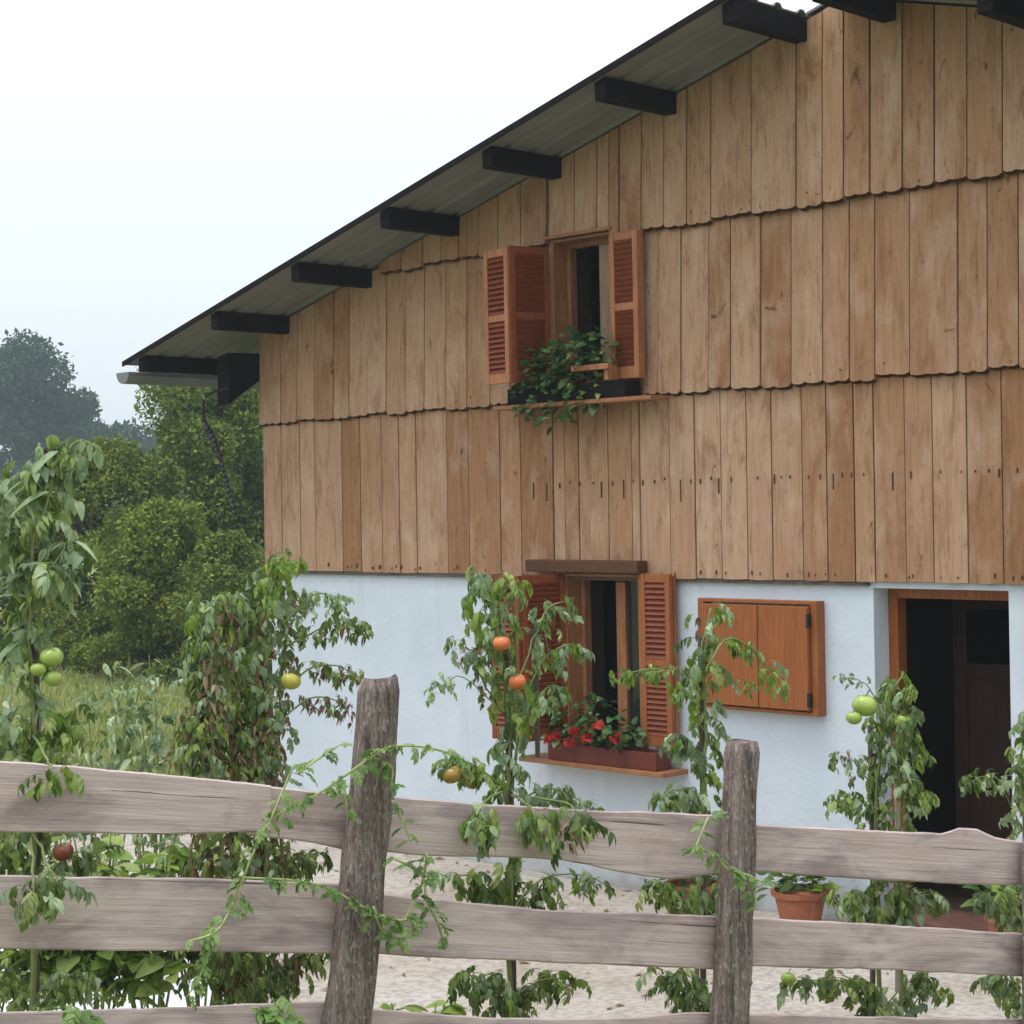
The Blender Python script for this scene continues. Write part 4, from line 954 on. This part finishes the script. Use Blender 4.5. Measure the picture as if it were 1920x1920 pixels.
wpos = [('fresh green weed seen under the top rail at the left edge', -30, 8.9, 1.22, .38, 260, 1), ('fresh green weed seen under the top rail beside the dark red tomato', 75, 8.7, 1.2, .38, 260, 1),
        ('fresh green weed seen under the top rail left of the pale shoot', 180, 8.8, 1.22, .38, 260, 1), ('fresh green weed seen under the top rail next to the pale shoot', 280, 8.7, 1.24, .38, 260, 1), ('fresh green weed seen under the top rail before the withered plant', 370, 8.9, 1.22, .38, 240, 1),
        ('tall grey green weed rising over the top rail at the left edge', -30, 10.6, 1.95, .45, 190, 2), ('tall grey green weed rising over the top rail near the green tomatoes', 90, 10.8, 1.85, .45, 180, 2), ('tall grey green weed rising over the top rail midway to the withered plant', 190, 10.4, 2.0, .5, 210, 2),
        ('tall grey green weed rising over the top rail beside the withered plant', 290, 10.6, 1.95, .5, 210, 2), ('low green plant tucked behind the leaning left post', 775, 8.2, .52, .26, 110, 0), ('low green plant in the gap right of the leaning post', 850, 8.4, .46, .26, 110, 0)]
for i, (lb, x, dist, h, r, n, kd) in enumerate(wpos):
    b = D(x, 1700, dist); b.z = ground_h(b.x, b.y)-.1
    leafy_weed(lb, b, h, r, n, [{'broad_green': 5, 'broad_lime': 4, 'leaf_lime': 3}, {'broad_lime': 4, 'leaf_lime': 3, 'leaf_green': 3, 'broad_green': 4}, {'leaf_pale': 4, 'leaf_green': 4, 'broad_pale': 3}][kd], (.07, .09, .08)[kd], (.13, .17, .16)[kd])

# ------------------------------------------------------------------ trees
def leaf_cloud(clumps, size, mat, seed, name, parent, flat=.6):
    rg = np.random.default_rng(seed); V = []
    for (c, r, n) in clumps:
        d = rg.normal(size=(n, 3)); d /= np.linalg.norm(d, axis=1)[:, None]
        rad = np.array(r)[None, :]*(rg.uniform(.45, 1.0, (n, 1))**.5)*(1+.22*np.sin(d[:, :1]*7+c[0])*np.cos(d[:, 1:2]*6+c[1]))
        p = np.array(c)[None, :]+d*rad
        a = rg.normal(size=(n, 3)); a += d*.3; a[:, 2] -= .4; a /= np.linalg.norm(a, axis=1)[:, None]
        b = np.cross(a, rg.normal(size=(n, 3))+np.array([0, 0, 1.2])); b /= np.linalg.norm(b, axis=1)[:, None]+1e-9
        s = size*rg.uniform(.6, 1.35, (n, 1))
        V.append(np.stack([p, p+a*s*.5+b*s*.30, p+a*s, p+a*s*.5-b*s*.30], 1).reshape(-1, 3))
    V = np.concatenate(V); nq = len(V)//4
    me = bpy.data.meshes.new(name); me.vertices.add(len(V)); me.vertices.foreach_set('co', V.astype(np.float32).ravel())
    me.loops.add(nq*4); me.loops.foreach_set('vertex_index', np.arange(nq*4, dtype=np.int32))
    me.polygons.add(nq); me.polygons.foreach_set('loop_start', np.arange(0, nq*4, 4, dtype=np.int32)); me.polygons.foreach_set('loop_total', np.full(nq, 4, dtype=np.int32))
    me.materials.append(mat); me.update(calc_edges=True); me.validate()
    return link(name, me, parent)
def tree(name, label, base, h, rx, nclump, per, size, mat, seed, low=.12, explicit=None, cat='tree', group='trees beyond the meadow', top_narrow=.55, csize=(.2, .36)):
    rr = random.Random(seed); base = Vector(base); t_ = thing(name, label, cat, base, group)
    mb = MB(); tp = base+Vector((rr.uniform(-.2, .2)*rx, 0, h*.8))
    tr = max(.06, h*.026)
    mb.tube([base-Vector((0, 0, .2)), base.lerp(tp, .4)+Vector((rr.uniform(-.06, .06)*h, 0, 0)), tp], [tr, tr*.7, tr*.2], 8)
    clumps = []
    for i in range(nclump):
        z = low+(1-low)*((i+rr.random())/nclump); prof = math.sin(math.pi*min(1, .22+.78*z*.92))**.5*(1 if z < .5 else 1-(1-top_narrow)*(z-.5)*2)
        an = rr.uniform(0, 6.28); q = rx*prof*rr.uniform(.25, .8)
        c = base+Vector((math.cos(an)*q, math.sin(an)*q, z*h*.93)); r = rx*rr.uniform(*csize)
        clumps.append(((c.x, c.y, c.z), (r*1.15, r*1.15, r*.8), int(per*rr.uniform(.7, 1.3))))
        if i % 2 == 0:
            f_ = base.lerp(tp, max(.15, z*.75)); mb.tube([f_, f_.lerp(c, .55)+Vector((0, 0, .1)), c], [tr*.4, tr*.25, tr*.08], 5)
    for (c, r, n) in (explicit or []): clumps.append((c, r, n))
    mb.build('trunk', M['bark'], t_, smooth=True)
    leaf_cloud(clumps, size, mat, seed, 'crown', t_)
    return t_
def G0(x, dist): p = D(x, 1100, dist); return Vector((p.x, p.y, 0))
tree('broadleaf_tree', 'large green broadleaf tree just behind the house corner', G0(400, 33), 5.45, 2.75, 64, 1150, .088, M['crown'], 21, top_narrow=.85, csize=(.12, .25))
tree('broadleaf_tree', 'green tree hidden mostly behind the house corner', G0(560, 36), 5.6, 2.6, 34, 900, .10, M['crown'], 22)
tree('rounded_bush', 'rounded yellow green bush at the near edge of the trees', G0(300, 28), 2.85, 1.5, 40, 1000, .07, M['crown_y'], 23, csize=(.14, .3), low=.05, cat='bush')
tree('rounded_bush', 'tall olive green bush left of the big broadleaf tree', G0(185, 31), 3.9, 1.95, 44, 1100, .078, M['crown_y'], 24, csize=(.14, .3), low=.05, cat='bush')
tree('rounded_bush', 'dark green bush in front of the house corner', G0(430, 27), 2.3, 1.3, 30, 900, .07, M['crown'], 25, low=.05, cat='bush')
tree('rounded_bush', 'dark bush at the left edge beyond the tall tomato plant', G0(30, 32), 3.0, 2.0, 34, 900, .08, M['crown'], 26, low=.05, cat='bush')
for i, (x, dist, h, rx, lb) in enumerate([(45, 92, 11.2, 4.2, 'tall hazy blue tree far off at the left'), (140, 96, 8.6, 3.6, 'lower hazy blue tree right of the tall far one'), (-70, 95, 9.0, 4.2, 'hazy far tree cut by the left edge'), (225, 100, 6.6, 4.0, 'small hazy far tree behind the big broadleaf tree'), (330, 105, 6.2, 4.5, 'hazy far tree glimpsed through the gaps of the broadleaf crown')]):
    tree('distant_tree', lb, G0(x, dist*1.36), h*1.33, rx*1.36, 34, 620, .40, M['crown_b'], 40+i, low=.05, group='hazy trees in the distance')

# ------------------------------------------------------------------ meadow grass
rg = np.random.default_rng(5); N = 60000
dd = 13.5+(rg.random(N)**1.6)*22; lx = rg.uniform(-.34, -.05, N)*dd-rg.random(N)*1.0
px_ = CAM.x+RH.x*lx+FH.x*dd; py_ = CAM.y+RH.y*lx+FH.y*dd
ok = ~((px_ > -13.7) & (py_ > -5.7)); px_, py_, dd = px_[ok], py_[ok], dd[ok]; N = len(px_)
an = rg.uniform(0, 6.28, N); hh = rg.uniform(.08, .26, N); ww = .006+.0006*dd
lean = rg.normal(0, .35, (N, 2))*hh[:, None]
b0 = np.stack([px_-np.cos(an)*ww, py_-np.sin(an)*ww, np.zeros(N)-.01], 1); b1_ = np.stack([px_+np.cos(an)*ww, py_+np.sin(an)*ww, np.zeros(N)-.01], 1); tp_ = np.stack([px_+lean[:, 0], py_+lean[:, 1], hh], 1)
V = np.stack([b0, b1_, tp_], 1).reshape(-1, 3).astype(np.float32)
me = bpy.data.meshes.new('meadow_grass'); me.vertices.add(len(V)); me.vertices.foreach_set('co', V.ravel()); me.loops.add(3*N); me.loops.foreach_set('vertex_index', np.arange(3*N, dtype=np.int32)); me.polygons.add(N)
me.polygons.foreach_set('loop_start', np.arange(0, 3*N, 3, dtype=np.int32)); me.polygons.foreach_set('loop_total', np.full(N, 3, dtype=np.int32)); me.materials.append(M['grass']); me.update(calc_edges=True)
stuff(link('meadow_grass', me), 'yellow green meadow grass between the garden and the trees', 'grass')

# ------------------------------------------------------------------ fallen leaves and grit on the yard
mb = MB(); lr = random.Random(31)
for i in range(900):
    x, y = lr.uniform(-13.2, 1), lr.uniform(-5.2, -.05)
    z = (-.108 if x < -7.6 else .006 if x > -6 else -.11+.114*(x+7.6)/1.6)+.004; sz = lr.uniform(.012, .05); an = lr.uniform(0, 6.28); c_, s_ = math.cos(an)*sz, math.sin(an)*sz
    mb.add([(x-c_, y-s_, z), (x+s_*.4, y-c_*.4, z+sz*lr.uniform(0, .4)), (x+c_, y+s_, z+sz*lr.uniform(0, .3)), (x-s_*.4, y+c_*.4, z)], [(0, 1, 2), (0, 2, 3)])
stuff(mb.build('leaf_litter', M['leaf_brown']), 'dry brown leaf litter scattered over the pale yard', 'litter')

# ------------------------------------------------------------------ leaves beyond the 300 that show largest on a plant: one foliage part
ISL = {}
def island_mat(m_):
    if m_.name not in LM: return m_
    if m_.name not in ISL:
        st_, tr_, ro_, bg_, sp_ = LM[m_.name]; ISL[m_.name] = leaf_mat(m_.name+'_mass', st_, tr_, True, ro_, bg_, sp_)
    return ISL[m_.name]
for root in [o for o in C.objects if o.type == 'EMPTY' and o.parent is None]:
    lv = [c for c in root.children if c.name.split('.')[0] == 'leaf']
    if len(lv) <= 300: continue
    lv.sort(key=lambda o: (o.matrix_basis.translation-CAM).length/max(1e-3, o.matrix_basis.to_scale().x)**.35)
    rest = lv[300:]; vs_, fs_, mi, slots = [], [], [], []; off = 0
    for o in rest:
        me = o.data; n = len(me.vertices); co = np.empty(n*3, np.float32); me.vertices.foreach_get('co', co)
        mw = np.array(o.matrix_basis); vs_.append(co.reshape(-1, 3) @ mw[:3, :3].T+mw[:3, 3])
        mt = island_mat(me.materials[0])
        if mt not in slots: slots.append(mt)
        k = slots.index(mt)
        for p in me.polygons: fs_.append([v+off for v in p.vertices]); mi.append(k)
        off += n
    me = bpy.data.meshes.new('foliage'); me.from_pydata(np.concatenate(vs_).tolist(), [], fs_)
    for mt in slots: me.materials.append(mt)
    me.polygons.foreach_set('material_index', mi); me.polygons.foreach_set('use_smooth', [True]*len(mi)); me.update()
    for o in rest: bpy.data.objects.remove(o)
    link('foliage', me, root)['kind'] = 'stuff'

# ------------------------------------------------------------------ haze
t = NT('haze'); pv = t.n('ShaderNodeVolumePrincipled'); pv.inputs['Color'].default_value = (.76, .89, 1.0, 1); pv.inputs['Density'].default_value = .0010
pv.inputs['Anisotropy'].default_value = .2; t.l(pv.outputs[0], t.out.inputs['Volume'])
mb = MB(); mb.box(-650, 650, -650, 650, -1.0, 17.5)
stuff(mb.build('haze', t.m), 'thin blue haze hanging in the air over the meadow', 'haze')
